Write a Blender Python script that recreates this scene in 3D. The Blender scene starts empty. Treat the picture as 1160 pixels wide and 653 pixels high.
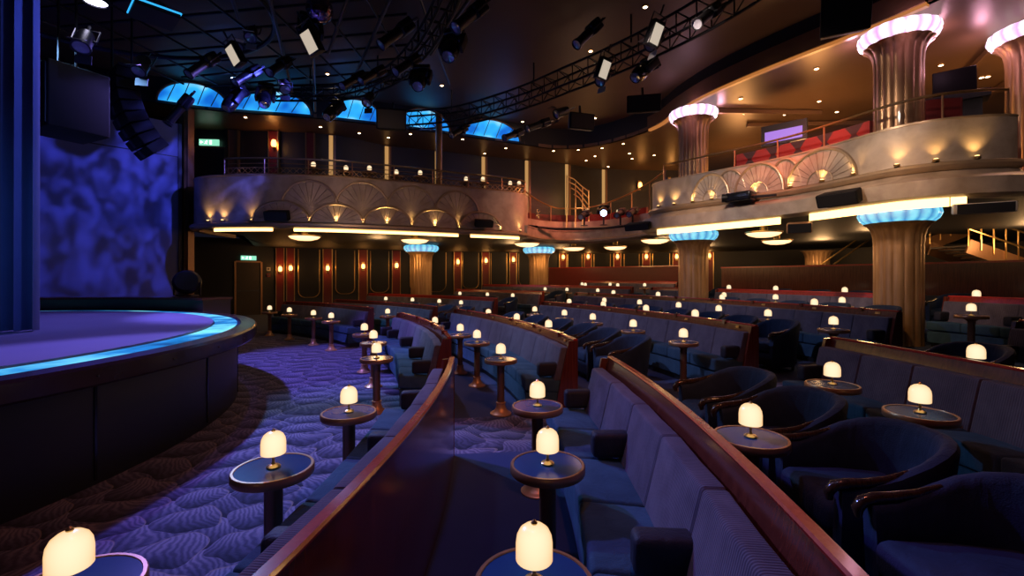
import bpy, math, random
from mathutils import Vector, Matrix
random.seed(7)
S = bpy.context.scene
COL = S.collection
PI = math.pi
R_ = math.radians

# ------------------------------------------------------------------ survey
F, YH, EYE = 515.0, 314.0, 1.75          # focal length (px), horizon row, eye height
CX, CY = -14.0, 3.1                      # centre of the concentric seating rows


def at(x, y, Y):
    return Vector(((x - 580) / F * Y, Y, EYE + (YH - y) / F * Y))


def on(x, y, z):
    Y = F * (EYE - z) / (y - YH)
    return Vector(((x - 580) / F * Y, Y, z))


def pol(r, th, z=0.0):
    return Vector((CX + r * math.cos(R_(th)), CY + r * math.sin(R_(th)), z))


# ------------------------------------------------------------------ mesh builder
class MB:
    def __init__(s):
        s.v, s.f, s.m = [], [], []

    def add(s, vs, fs, mi=0):
        o = len(s.v)
        s.v += [Vector(p) for p in vs]
        s.f += [[i + o for i in f] for f in fs]
        s.m += [mi] * len(fs)
        return s

    def box(s, c, size, rz=0.0, mi=0, M=None):
        hx, hy, hz = size[0] / 2, size[1] / 2, size[2] / 2
        M = M if M is not None else Matrix.Rotation(rz, 3, 'Z')
        c = Vector(c)
        vs = [c + M @ Vector((x * hx, y * hy, z * hz)) for x in (-1, 1) for y in (-1, 1) for z in (-1, 1)]
        s.add(vs, [(0, 1, 3, 2), (4, 6, 7, 5), (0, 4, 5, 1), (2, 3, 7, 6), (0, 2, 6, 4), (1, 5, 7, 3)], mi)
        return s

    def beam(s, a, b, w, h=None, mi=0):
        a, b = Vector(a), Vector(b)
        d = b - a
        q = d.to_track_quat('X', 'Z').to_matrix()
        return s.box((a + b) / 2, (d.length, w, h or w), M=q, mi=mi)

    def rbox(s, size, r, fn, crown=0.0, mi=0):
        """rounded box of full size, points passed through fn"""
        h = [k / 2 for k in size]
        r = min(r, min(h) * .98)
        def ax(hh):
            e = (hh - r) / hh
            return [-1, -(1 + e) / 2, -e, 0, e, (1 + e) / 2, 1]
        A = [ax(k) for k in h]
        idx, vs, fs = {}, [], []
        def vert(i, j, k):
            key = (i, j, k)
            if key not in idx:
                p = [A[0][i] * h[0], A[1][j] * h[1], A[2][k] * h[2]]
                q = [max(-(h[n] - r), min(h[n] - r, p[n])) for n in range(3)]
                d = Vector((p[0] - q[0], p[1] - q[1], p[2] - q[2]))
                if d.length > 1e-9:
                    d = d.normalized() * r
                o = [q[n] + d[n] for n in range(3)]
                if crown and k == 6:
                    o[2] += crown * (1 - A[0][i] ** 2) * (1 - A[1][j] ** 2)
                idx[key] = len(vs)
                vs.append(fn(*o))
            return idx[key]
        for a in range(6):
            for b in range(6):
                fs.append((vert(a, b, 0), vert(a, b + 1, 0), vert(a + 1, b + 1, 0), vert(a + 1, b, 0)))
                fs.append((vert(a, b, 6), vert(a + 1, b, 6), vert(a + 1, b + 1, 6), vert(a, b + 1, 6)))
                fs.append((vert(a, 0, b), vert(a + 1, 0, b), vert(a + 1, 0, b + 1), vert(a, 0, b + 1)))
                fs.append((vert(a, 6, b), vert(a, 6, b + 1), vert(a + 1, 6, b + 1), vert(a + 1, 6, b)))
                fs.append((vert(0, a, b), vert(0, a, b + 1), vert(0, a + 1, b + 1), vert(0, a + 1, b)))
                fs.append((vert(6, a, b), vert(6, a + 1, b), vert(6, a + 1, b + 1), vert(6, a, b + 1)))
        return s.add(vs, fs, mi)

    def tube(s, pts, r, n=8, mi=0, closed=False):
        pts = [Vector(p) for p in pts]
        vs, fs = [], []
        N = len(pts)
        up = None
        for i, p in enumerate(pts):
            if closed:
                t = pts[(i + 1) % N] - pts[i - 1]
            else:
                t = pts[min(i + 1, N - 1)] - pts[max(i - 1, 0)]
            t.normalize()
            if up is None:
                up = t.orthogonal().normalized()
            up = (up - t * up.dot(t))
            if up.length < 1e-6:
                up = t.orthogonal()
            up.normalize()
            w = t.cross(up)
            rr = r[i] if isinstance(r, (list, tuple)) else r
            for k in range(n):
                a = 2 * PI * k / n
                vs.append(p + (up * math.cos(a) + w * math.sin(a)) * rr)
        M = N if closed else N - 1
        for i in range(M):
            j = (i + 1) % N
            for k in range(n):
                k2 = (k + 1) % n
                fs.append((i * n + k, i * n + k2, j * n + k2, j * n + k))
        if not closed:
            fs.append(tuple(range(n))[::-1])
            fs.append(tuple((N - 1) * n + k for k in range(n)))
        return s.add(vs, fs, mi)

    def lathe(s, prof, c=(0, 0, 0), n=24, fn=None, mi=0, cap=True):
        c = Vector(c)
        vs, fs = [], []
        for (r, z) in prof:
            for k in range(n):
                a = 2 * PI * k / n
                rr = r * (fn(a, z) if fn else 1)
                vs.append(c + Vector((rr * math.cos(a), rr * math.sin(a), z)))
        P = len(prof)
        for i in range(P - 1):
            for k in range(n):
                k2 = (k + 1) % n
                fs.append((i * n + k, i * n + k2, (i + 1) * n + k2, (i + 1) * n + k))
        if cap:
            fs.append(tuple(range(n))[::-1])
            fs.append(tuple((P - 1) * n + k for k in range(n)))
        return s.add(vs, fs, mi)

    def sweep(s, prof, path, mi=0, closed_prof=True, caps=True, loop=False):
        """prof = [(offset, z)], path = [(x, y, nx, ny)]"""
        P, N = len(prof), len(path)
        vs, fs = [], []
        for (x, y, nx, ny) in path:
            for (o, z) in prof:
                vs.append((x + nx * o, y + ny * o, z))
        for i in range(N if loop else N - 1):
            j = (i + 1) % N
            for k in range(P if closed_prof else P - 1):
                k2 = (k + 1) % P
                fs.append((i * P + k, j * P + k, j * P + k2, i * P + k2))
        if caps and closed_prof and not loop:
            fs.append(tuple(range(P)))
            fs.append(tuple((N - 1) * P + k for k in range(P))[::-1])
        return s.add(vs, fs, mi)

    def arc(s, prof, t0, t1, step=1.0, mi=0, c=(CX, CY), caps=True):
        """prof = [(radius, z)] swept about c between two angles in degrees"""
        n = max(2, int(abs(t1 - t0) / step) + 1)
        path = []
        for i in range(n + 1):
            a = R_(t0 + (t1 - t0) * i / n)
            path.append((c[0], c[1], math.cos(a), math.sin(a)))
        return s.sweep(prof, path, mi, caps=caps)

    def build(s, name, mat, parent=None, org=(0, 0, 0), smooth=35, flip=False):
        org = Vector(org)
        me = bpy.data.meshes.new(name)
        me.from_pydata([tuple(p - org) for p in s.v], [], s.f)
        mats = mat if isinstance(mat, (list, tuple)) else [mat]
        for m in mats:
            me.materials.append(m)
        import bmesh
        bm = bmesh.new()
        bm.from_mesh(me)
        bm.faces.ensure_lookup_table()
        for i, f in enumerate(bm.faces):
            f.material_index = s.m[i]
            f.smooth = smooth > 0
        bmesh.ops.recalc_face_normals(bm, faces=bm.faces[:])
        bm.to_mesh(me)
        bm.free()
        if smooth > 0:
            me.set_sharp_from_angle(angle=R_(smooth))
        o = bpy.data.objects.new(name, me)
        COL.objects.link(o)
        if parent is not None:
            o.parent = parent
        else:
            o.location = org
        return o


def tag(o, label, cat, group=None):
    o['label'] = label
    o['category'] = cat
    if group:
        o['group'] = group
    return o


def thing(name, label, cat, loc=(0, 0, 0), rz=0.0, group=None):
    o = bpy.data.objects.new(name, None)
    COL.objects.link(o)
    o.empty_display_size = .1
    o.location = loc
    o.rotation_euler = (0, 0, rz)
    return tag(o, label, cat, group)


def struct(o):
    o['kind'] = 'structure'
    return o


KIDS = {}


def kids(o):
    return [c for c in o.children]


def dup(root, loc, rz=0.0, label=None, group=None, rot=None, scale=None):
    r = root.copy()
    COL.objects.link(r)
    r.location = loc
    r.rotation_euler = rot if rot is not None else (0, 0, rz)
    if scale:
        r.scale = scale
    if label:
        r['label'] = label
    if group:
        r['group'] = group
    def rec(src, dst):
        for ch in kids(src):
            c = ch.copy()
            COL.objects.link(c)
            c.parent = dst
            rec(ch, c)
    rec(root, r)
    return r


class Proto:
    """first use moves the source itself, later uses copy it with its parts"""
    def __init__(s, root):
        s.root, s.used = root, False

    def put(s, loc, rz=0.0, label=None, group=None, rot=None):
        if not s.used:
            s.used = True
            r = s.root
            r.location = loc
            r.rotation_euler = rot if rot is not None else (0, 0, rz)
            if label:
                r['label'] = label
            if group:
                r['group'] = group
            return r
        return dup(s.root, loc, rz, label, group, rot)


ORD = ['first', 'second', 'third', 'fourth', 'fifth', 'sixth', 'seventh', 'eighth', 'ninth', 'tenth', 'eleventh',
       'twelfth', 'thirteenth', 'fourteenth', 'fifteenth', 'sixteenth', 'seventeenth', 'eighteenth', 'nineteenth',
       'twentieth', 'twenty-first', 'twenty-second', 'twenty-third', 'twenty-fourth']


# ------------------------------------------------------------------ materials
class NT:
    def __init__(s, name):
        s.m = bpy.data.materials.new(name)
        s.m.use_nodes = True
        s.t = s.m.node_tree
        s.b = s.t.nodes['Principled BSDF']

    def n(s, kind, **kw):
        nd = s.t.nodes.new(kind)
        for k, v in kw.items():
            setattr(nd, k, v)
        return nd

    def l(s, a, b):
        s.t.links.new(a, b)

    def val(s, x, sock):
        if hasattr(x, 'links'):
            s.l(x, sock)
        else:
            sock.default_value = x

    def math(s, op, a, b=0.0, c=0.0):
        nd = s.n('ShaderNodeMath', operation=op)
        s.val(a, nd.inputs[0])
        s.val(b, nd.inputs[1])
        s.val(c, nd.inputs[2])
        return nd.outputs[0]

    def mix(s, f, a, b):
        nd = s.n('ShaderNodeMix', data_type='RGBA')
        s.val(f, nd.inputs[0])
        for v, k in ((a, 6), (b, 7)):
            if hasattr(v, 'links'):
                s.l(v, nd.inputs[k])
            else:
                nd.inputs[k].default_value = (*v, 1) if len(v) == 3 else v
        return nd.outputs[2]

    def ramp(s, f, stops):
        nd = s.n('ShaderNodeValToRGB')
        s.l(f, nd.inputs[0])
        e = nd.color_ramp.elements
        while len(e) < len(stops):
            e.new(.5)
        for i, (p, c) in enumerate(stops):
            e[i].position = p
            e[i].color = (*c, 1)
        return nd.outputs[0]

    def obj(s):
        return s.n('ShaderNodeTexCoord').outputs['Object']

    def pos(s):
        return s.n('ShaderNodeNewGeometry').outputs['Position']

    def noise(s, vec, scale, detail=3, dist=0.0):
        nd = s.n('ShaderNodeTexNoise')
        s.l(vec, nd.inputs['Vector'])
        nd.inputs['Scale'].default_value = scale
        nd.inputs['Detail'].default_value = detail
        nd.inputs['Distortion'].default_value = dist
        return nd.outputs[0]

    def scalev(s, vec, sc):
        nd = s.n('ShaderNodeMapping')
        s.l(vec, nd.inputs[0])
        nd.inputs['Scale'].default_value = sc
        return nd.outputs[0]

    def bump(s, h, strength=.3, dist=.01):
        nd = s.n('ShaderNodeBump')
        nd.inputs['Strength'].default_value = strength
        nd.inputs['Distance'].default_value = dist
        s.l(h, nd.inputs['Height'])
        s.l(nd.outputs[0], s.b.inputs['Normal'])

    def base(s, col, rough=.5, metal=0.0, spec=.5, coat=0.0, sheen=0.0):
        if hasattr(col, 'links'):
            s.l(col, s.b.inputs['Base Color'])
        else:
            s.b.inputs['Base Color'].default_value = (*col, 1)
        s.val(rough, s.b.inputs['Roughness'])
        s.b.inputs['Metallic'].default_value = metal
        s.b.inputs['Specular IOR Level'].default_value = spec
        s.b.inputs['Coat Weight'].default_value = coat
        s.b.inputs['Coat Roughness'].default_value = .12
        s.b.inputs['Sheen Weight'].default_value = sheen
        return s


def plain(name, col, rough=.5, metal=0.0, spec=.5, coat=0.0, sheen=0.0, var=.18, vs=6.0):
    t = NT(name)
    nz = t.noise(t.obj(), vs, 4)
    c = t.mix(nz, tuple(max(0, k * (1 - var)) for k in col), tuple(min(1, k * (1 + var)) for k in col))
    return t.base(c, rough, metal, spec, coat, sheen).m


def glow(name, col, strength, edge=None):
    t = NT(name)
    t.base((0.02, 0.02, 0.02), .3)
    if edge:
        lw = t.n('ShaderNodeLayerWeight')
        lw.inputs[0].default_value = .35
        c = t.mix(lw.outputs['Facing'], col, edge)
        t.l(c, t.b.inputs['Emission Color'])
    else:
        t.b.inputs['Emission Color'].default_value = (*col, 1)
    t.b.inputs['Emission Strength'].default_value = strength
    return t.m


def wood(name, a, b, rough=.22, coat=.6, grain=(14, 14, .7)):
    t = NT(name)
    v = t.scalev(t.obj(), grain)
    nz = t.noise(v, 2.2, 6, 1.5)
    c = t.ramp(nz, [(.3, a), (.7, b)])
    return t.base(c, rough, 0, .5, coat).m


def fabric(name, col, hi, wave=0, sheen=.10, rough=.85):
    t = NT(name)
    o = t.obj()
    nz = t.noise(o, 5, 4, .6)
    c = t.ramp(nz, [(.3, col), (.72, hi)])
    t.base(c, rough, 0, .25, 0, sheen)
    t.b.inputs['Sheen Roughness'].default_value = .5
    t.b.inputs['Sheen Tint'].default_value = (*[min(1, k * 5 + .1) for k in hi], 1)
    fine = t.noise(o, 160, 2)
    fold = t.noise(t.scalev(o, (9, 9, 2.2)), 1.6, 3, 1.0)
    h = t.math('MULTIPLY_ADD', fold, 4.0, fine)
    t.bump(h, .35, .006)
    return t.m


def ribbed(name, col, hi):
    t = NT(name)
    p = t.pos()
    nz = t.noise(t.obj(), 5, 4, .6)
    c = t.ramp(nz, [(.3, col), (.72, hi)])
    t.base(c, .85, 0, .25, 0, .10)
    sep = t.n('ShaderNodeSeparateXYZ')
    t.l(p, sep.inputs[0])
    th = t.math('ARCTAN2', t.math('SUBTRACT', sep.outputs[1], CY), t.math('SUBTRACT', sep.outputs[0], CX))
    rib = t.math('SINE', t.math('MULTIPLY', th, 15 * 2 * PI / .014))
    fold = t.noise(t.scalev(t.obj(), (12, 12, 1.6)), 1.6, 3, 1.0)
    t.bump(t.math('MULTIPLY_ADD', fold, 5.0, rib), .4, .004)
    return t.m


M = {}
M['wood'] = wood('mahogany_veneer', (.085, .016, .010), (.165, .036, .019))
M['rail'] = wood('red_lacquer_rail', (.40, .028, .020), (.50, .050, .030), .22, .7)
M['bronze'] = plain('bronze_metal', (.46, .24, .12), .34, .6)
M['bronze_dark'] = plain('dark_bronze', (.27, .14, .075), .38, .45)
M['copper'] = plain('copper_foot', (.66, .36, .18), .38, .4)
M['gold'] = plain('brass_trim', (.62, .40, .16), .28, .9)
M['glass_blue'] = plain('blue_glass_top', (.018, .062, .20), .16, 0, .35, 0)
M['black'] = plain('black_paint', (.008, .008, .010), .5)
M['black_gloss'] = plain('black_gloss', (.010, .010, .012), .2)
M['steel'] = plain('grey_steel', (.085, .085, .095), .35, .8)
M['rig'] = plain('black_rig_metal', (.025, .025, .030), .38, .5)
M['lens'] = plain('lamp_lens', (.35, .36, .42), .06, .4, .8, .5)
M['speaker'] = plain('speaker_grille', (.007, .007, .008), .7, 0, .25)
M['seat'] = fabric('blue_seat_velvet', (.026, .062, .105), (.048, .105, .165))
M['back'] = ribbed('indigo_back_weave', (.080, .068, .098), (.135, .116, .155))
M['chair'] = fabric('navy_chair_velvet', (.012, .022, .050), (.024, .042, .086), 0, .10, .75)
M['arm'] = fabric('dark_arm_leather', (.016, .016, .026), (.026, .026, .040), 0, .05, .6)
M['chairwood'] = wood('dark_polished_arm', (.030, .016, .010), (.075, .038, .018), .16, .8)
M['lamp'] = glow('lamp_shade_glow', (1.0, .84, .55), 1.15, (.80, .40, .13))
M['sconce'] = glow('sconce_glow', (1.0, .50, .14), 5.0, (1.0, .28, .05))
M['led_warm'] = glow('warm_led_strip', (1.0, .58, .20), 4.2)
M['uplight'] = glow('uplight_lens', (1.0, .62, .22), 10.0)
M['down'] = glow('downlight_lens', (1.0, .74, .45), 14.0)
M['bowl'] = glow('pendant_bowl_glow', (1.0, .72, .38), 2.2, (1.0, .5, .2))
M['cyan'] = glow('stage_led_cyan', (.03, .40, .88), 1.3)
M['orange'] = glow('orange_cove', (1.0, .34, .08), .45)
M['fin'] = glow('lit_fin', (1.0, .52, .17), .50)


def strip_mat():
    t = NT('stage_led_glass')
    p = t.pos()
    n1 = t.noise(p, .75, 2)
    n2 = t.noise(p, 4.0, 3)
    f = t.math('MULTIPLY_ADD', n2, .35, t.math('MULTIPLY', n1, .9))
    c = t.ramp(f, [(.40, (.0, .035, .12)), (.56, (.01, .22, .62)), (.74, (.20, .80, 1.0))])
    t.base((.02, .04, .08), .15)
    t.l(c, t.b.inputs['Emission Color'])
    t.b.inputs['Emission Strength'].default_value = 1.15
    return t.m


M['strip'] = strip_mat()
M['exit'] = glow('exit_green', (.30, .85, .58), 1.0)
M['white'] = glow('white_sign_mark', (.9, 1.0, .95), 2.0)
M['spotwhite'] = glow('white_spot_lens', (.75, .72, 1.0), 14.0)
M['spotblue'] = glow('blue_spot_lens', (.45, .60, 1.0), 20.0)
M['screen'] = plain('dark_display', (.004, .004, .005), .5, 0, .1)
M['purple'] = glow('violet_display', (.45, .22, .85), .9)
M['redwall'] = plain('red_panel', (.15, .013, .011), .4)
M['redrail'] = plain('red_velvet_rail', (.50, .030, .022), .5, 0, .4, .2)
M['redwood'] = wood('red_rear_veneer', (.22, .022, .016), (.36, .040, .026))
M['wall'] = plain('dark_wall_panel', (.022, .018, .016), .45)
M['wallbrown'] = plain('brown_wall', (.060, .042, .034), .5)
M['ceil'] = plain('bronze_ceiling', (.085, .048, .030), .5, .05, var=.35, vs=.6)
M['ceil_black'] = plain('black_ceiling', (.010, .010, .013), .6)
M['soffit'] = plain('soffit_panel', (.20, .115, .065), .36, .3, var=.3, vs=.8)
M['floor_plain'] = plain('plain_slab', (.03, .03, .05), .9)
M['pale_flap'] = plain('pale_flap', (.75, .72, .66), .5)
M['white_paint'] = plain('pale_fascia', (.5, .46, .42), .5)


def shell_mat():
    t = NT('champagne_leaf')
    o = t.obj()
    nz = t.noise(o, 3.0, 6, .4)
    c = t.ramp(nz, [(.3, (.34, .265, .20)), (.7, (.54, .44, .345))])
    t.base(c, .45, .15)
    t.bump(t.noise(o, 22, 4), .12, .01)
    return t.m


M['leaf'] = shell_mat()


def column_mat():
    t = NT('bronze_fluting')
    o = t.obj()
    nz = t.noise(t.scalev(o, (5, 5, .5)), 3, 4)
    c = t.ramp(nz, [(.3, (.34, .19, .09)), (.7, (.52, .32, .17))])
    t.base(c, .36, .55)
    return t.m


M['column'] = column_mat()


def capital_mat(name, a, b, st):
    t = NT(name)
    o = t.obj()
    nz = t.noise(o, 7, 2)
    sep = t.n('ShaderNodeSeparateXYZ')
    t.l(o, sep.inputs[0])
    ang = t.math('ARCTAN2', sep.outputs[1], sep.outputs[0])
    lob = t.math('ABSOLUTE', t.math('SINE', t.math('MULTIPLY', ang, 9.0)))
    f = t.math('MULTIPLY', t.math('MULTIPLY_ADD', nz, .9, .1), lob)
    c = t.mix(t.math('MULTIPLY', f, 1.6), a, b)
    t.base((.3, .3, .3), .15)
    t.l(c, t.b.inputs['Emission Color'])
    t.b.inputs['Emission Strength'].default_value = st
    return t.m


M['cap_cyan'] = capital_mat('capital_glass_cyan', (.015, .26, .60), (.22, .80, 1.0), 1.0)
M['cap_pink'] = capital_mat('capital_glass_pink', (.62, .30, .62), (1.0, .90, 1.0), 1.5)


def lunette_mat():
    t = NT('backlit_blue_glass')
    o = t.obj()
    nz = t.noise(o, .9, 2)
    c = t.ramp(nz, [(.36, (.005, .12, .55)), (.48, (.03, .42, .95)), (.62, (.55, .92, 1.0))])
    t.base((.02, .04, .08), .2)
    t.l(c, t.b.inputs['Emission Color'])
    t.b.inputs['Emission Strength'].default_value = 1.25
    return t.m


M['lunette'] = lunette_mat()


def carpet_mat():
    t = NT('patterned_carpet')
    p = t.pos()
    sep = t.n('ShaderNodeSeparateXYZ')
    t.l(p, sep.inputs[0])
    X, Y = sep.outputs[0], sep.outputs[1]
    w1 = t.noise(p, .9, 2)
    w2 = t.noise(t.scalev(p, (1.3, .8, 1)), 1.1, 2)
    # rotated, stretched, wobbling grid of leaf motifs
    u = t.math('ADD', t.math('MULTIPLY_ADD', X, 1.75, t.math('MULTIPLY', Y, .55)), t.math('MULTIPLY', w1, 1.7))
    v = t.math('ADD', t.math('MULTIPLY_ADD', Y, 2.5, t.math('MULTIPLY', X, -.6)), t.math('MULTIPLY', w2, 2.0))

    def layer(ou, ov):
        a = t.math('SUBTRACT', t.math('FRACT', t.math('ADD', u, ou)), .5)
        b = t.math('SUBTRACT', t.math('FRACT', t.math('ADD', v, ov)), .5)
        d = t.math('SQRT', t.math('ADD', t.math('MULTIPLY', a, a), t.math('MULTIPLY', b, b)))
        return a, b, d

    def shade(a, b, d, flip):
        fan = t.math('MULTIPLY_ADD', b, .25, t.math('MULTIPLY_ADD', a, 1.0, t.math('MULTIPLY', t.math('MULTIPLY', a, b), 1.2)))
        st = t.math('SINE', t.math('MULTIPLY_ADD', fan, 62.0, t.math('MULTIPLY', t.noise(p, 11, 3), 11.0)))
        st = t.math('MULTIPLY_ADD', st, .5, .5)
        grad = t.math('MULTIPLY_ADD', b, flip, .5)
        return t.math('MULTIPLY', t.math('MULTIPLY_ADD', st, .42, .58), t.math('POWER', t.math('MULTIPLY_ADD', grad, 1.0, .02), .8))

    a1, b1, d1 = layer(0, 0)
    a2, b2, d2 = layer(.5, .5)
    top = t.math('LESS_THAN', d1, .47)
    s1, s2 = shade(a1, b1, d1, 1.0), shade(a2, b2, d2, 1.0)
    sh = t.math('ADD', t.math('MULTIPLY', s1, top), t.math('MULTIPLY', s2, t.math('SUBTRACT', 1.0, top)))
    line1 = t.math('COMPARE', d1, .47, .010)
    arcmask = t.math('GREATER_THAN', t.math('ADD', b1, t.math('MULTIPLY', a1, .8)), .12)
    gold = t.math('MULTIPLY', line1, arcmask)
    c = t.ramp(sh, [(.12, (.010, .014, .042)), (.42, (.080, .084, .175)), (.85, (.26, .25, .38))])
    c = t.mix(t.math('MULTIPLY', gold, .6), c, (.34, .28, .26))
    # plain navy under the rows, pattern in the front zone and in the aisles
    dx, dy = t.math('SUBTRACT', X, CX), t.math('SUBTRACT', Y, CY)
    rad = t.math('SQRT', t.math('ADD', t.math('MULTIPLY', dx, dx), t.math('MULTIPLY', dy, dy)))
    th = t.math('MULTIPLY', t.math('ARCTAN2', dy, dx), 180 / PI)
    inrow = t.math('GREATER_THAN', rad, 12.98)
    ais1 = t.math('COMPARE', th, 8.3, 2.4)
    ais2 = t.math('COMPARE', th, 36.0, 2.6)
    plainf = t.math('MULTIPLY', inrow, t.math('SUBTRACT', 1.0, t.math('MAXIMUM', ais1, ais2)))
    navy = t.mix(t.noise(p, 3, 4), (.026, .044, .125), (.040, .064, .170))
    c = t.mix(plainf, c, navy)
    t.base(c, .95, 0, .12, 0, .15)
    t.bump(t.noise(p, 120, 2), .4, .006)
    return t.m


M['carpet'] = carpet_mat()


def deck_mat():
    t = NT('stage_deck')
    o = t.pos()
    c = t.mix(t.noise(o, 1.2, 5), (.14, .13, .22), (.21, .20, .30))
    t.base(c, .55, 0, .3)
    return t.m


M['deck'] = deck_mat()


def velvet_mat():
    t = NT('blue_stage_curtain')
    o = t.obj()
    c = t.mix(t.noise(o, 2, 3), (.10, .11, .26), (.16, .17, .36))
    t.base(c, .8, 0, .2, 0, .5)
    t.bump(t.noise(o, 140, 2), .2, .004)
    return t.m


M['velvet'] = velvet_mat()
M['cyc'] = plain('pale_cyclorama', (.17, .18, .31), .8, var=.06)


def booth_mat():
    t = NT('red_diamond_upholstery')
    o = t.n('ShaderNodeTexCoord').outputs['UV']
    p = t.pos()
    sep = t.n('ShaderNodeSeparateXYZ')
    t.l(p, sep.inputs[0])
    s = t.math('MULTIPLY', t.math('SUBTRACT', sep.outputs[0], sep.outputs[1]), 1.25)
    z = t.math('MULTIPLY', sep.outputs[2], 1.15)
    a = t.math('ABSOLUTE', t.math('SUBTRACT', t.math('FRACT', s), .5))
    b = t.math('ABSOLUTE', t.math('SUBTRACT', t.math('FRACT', z), .5))
    f = t.math('LESS_THAN', t.math('ADD', a, b), .42)
    c = t.mix(f, (.02, .010, .012), (.20, .016, .014))
    t.base(c, .6)
    return t.m


M['booth'] = booth_mat()

# ------------------------------------------------------------------ seating
TIER = [0.0, .10, .25, .42, .60]
TIER_R = [0, 15.09, 17.84, 20.54, 23.24]
ROWS = {'front': (13.50, 0), 'second': (15.05, 0), 'third': (17.80, 1), 'fourth': (20.50, 2),
        'fifth': (23.20, 3), 'sixth': (25.75, 4)}


def banquette(R, z, t0, t1, label, group, detail=True, red=False, joints=False, arms=True):
    """curved bench: wooden back shell with rail, end panels, cushions and arms"""
    tm = (t0 + t1) / 2
    org = pol(R, tm, z)
    root = thing('banquette', label, 'banquette', org, 0, group)
    H = .95
    step = .8
    MB().arc([(R - .15, z + .02), (R, z), (R, z + H), (R - .04, z + H), (R - .15, z + .5)], t0, t1, step).build(
        'back_shell', M['redwood'] if red else M['wood'], root, org)
    MB().arc([(R - .044, z + H), (R + .006, z + H), (R + .008, z + H + .010), (R + .002, z + H + .022),
              (R - .040, z + H + .022), (R - .047, z + H + .012)], t0 - .06, t1 + .06, step).build(
        'top_rail', M['redrail'] if red else M['rail'], root, org)
    arcm = R_(1) * R
    for (ta, tb) in ((t0 - .13, t0), (t1, t1 + .13)):
        MB().arc([(R - .30, z), (R + .004, z), (R + .004, z + H), (R - .110, z + H), (R - .20, z + .55)], ta, tb, .2).build(
            'end_panel', M['wood'], root, org)
    MB().arc([(R - .60, z), (R - .152, z), (R - .152, z + .10), (R - .60, z + .10)], t0 + .12, t1 - .12, step).build(
        'plinth', M['black'], root, org)
    MB().arc([(R - .65, z + .10), (R - .152, z + .10), (R - .152, z + .31), (R - .65, z + .31)], t0 + .05, t1 - .05, step).build(
        'seat_base', M['seat'], root, org)
    n = max(1, round((t1 - t0) * arcm / .60))
    w = (t1 - t0) / n
    wm = w * arcm
    for i in range(n):
        tc = t0 + (i + .5) * w

        def fseat(a, b, c, tc=tc):
            r = R - .435 + b
            return pol(r, tc + math.degrees(a / R), z + .395 + c + .02 * (-b / .25))
        MB().rbox((wm - .004, .46, .17), .030, fseat, .016).build('seat_cushion', M['seat'], root, org, 60)

        def fback(a, b, c, tc=tc):
            r = R - .150 + b - .100 * (.21 - c) / .42 - .010 * math.cos(a / wm * PI)
            return pol(r, tc + math.degrees(a / R), z + .655 + c)
        MB().rbox((wm - .004, .11, .42), .020, fback).build('back_cushion', M['back'], root, org, 60)
    if detail:
        ends = list(range(0, n + 1, 2)) if arms else [0, n]
        if n % 2 and arms:
            ends[-1] = n - 1
            ends.append(n) if n - 1 not in ends[:-1] else None
        for k in sorted(set(ends + [n])):
            tc = t0 + k * w
            if k == 0:
                tc += math.degrees(.075 / R)
            if k == n:
                tc -= math.degrees(.075 / R)

            def farm(a, b, c, tc=tc):
                return pol(R - .36 + b, tc + math.degrees(a / R), z + .585 + c)
            MB().rbox((.13, .27, .17), .035, farm).build('armrest', M['arm'], root, org, 60)
        for k in range(1, n, 2) if joints else ():
            tc = t0 + k * w
            MB().arc([(R - .072, z + H - .03), (R + .014, z + H + .010), (R + .014, z + H + .032), (R - .072, z + H + .032)],
                     tc - .09, tc + .09, .1).build('rail_joint', M['wood'], root, org)
        for k in range(0, n, 2) if joints else ():
            tc = t0 + (k + .5) * w
            MB().arc([(R - .076, z + H - .055), (R - .062, z + H - .055), (R - .055, z + H - .022), (R - .069, z + H - .022)],
                     tc - .11, tc + .11, .1).build('number_plate', M['gold'], root, org)
    return root


RW = {'front': 'front row', 'second': 'second row', 'third': 'third row', 'fourth': 'fourth row', 'fifth': 'fifth row',
      'sixth': 'sixth row'}
BG = 'curved blue banquettes with wood backs'
banquette(13.50, 0, -10.5, 5.63, 'front-row blue banquette nearest the camera, its glossy wood back turned to us', BG)
banquette(13.50, 0, 12.0, 31.0, 'front-row blue banquette just beyond the first aisle, facing the stage edge', BG, joints=True)
banquette(13.50, 0, 39.3, 60.4, 'front-row blue banquette farthest away, past the corner of the stage', BG, arms=False)
banquette(15.05, 0, -9.5, 5.2, 'large near banquette in second row with ribbed indigo back cushions and red rail', BG)
banquette(15.05, 0, 10.1, 32.6, 'second-row blue banquette in the centre, behind three lamp tables', BG, joints=True, arms=False)
banquette(15.05, 0, 37.2, 58.5, 'second-row banquette at far left beyond the second aisle', BG, arms=False)
banquette(17.80, .10, -6.0, 6.7, 'dark third-row banquette at right behind two oval-looking lamp tables', BG, arms=False)
banquette(17.80, .10, 10.9, 33.0, 'third-row purple-backed banquette in the centre behind the row of tub chairs', BG, joints=True, arms=False)
banquette(17.80, .10, 40.6, 63.0, 'third-row banquette at far left behind blue tub chairs', BG, True, True, arms=False)
banquette(20.50, .25, -3.0, 7.1, 'fourth-row banquette cut by the right edge of the photo', BG)
banquette(20.50, .25, 11.4, 37.6, 'long fourth-row navy banquette ending in front of the large fluted column', BG, joints=True, arms=False)
banquette(20.50, .25, 42.3, 55.5, 'fourth-row banquette at far left below the wall sconces', BG, False, True)
banquette(23.20, .42, 3.0, 14.2, 'red-railed fifth-row banquette right of the large fluted column', BG, True, True)
banquette(23.20, .42, 17.0, 28.3, 'red-railed fifth-row banquette between the two nearest lower columns', BG, False, True)
banquette(23.20, .42, 30.6, 34.7, 'short red-railed banquette left of the middle lower column', BG, False, True)
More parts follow.
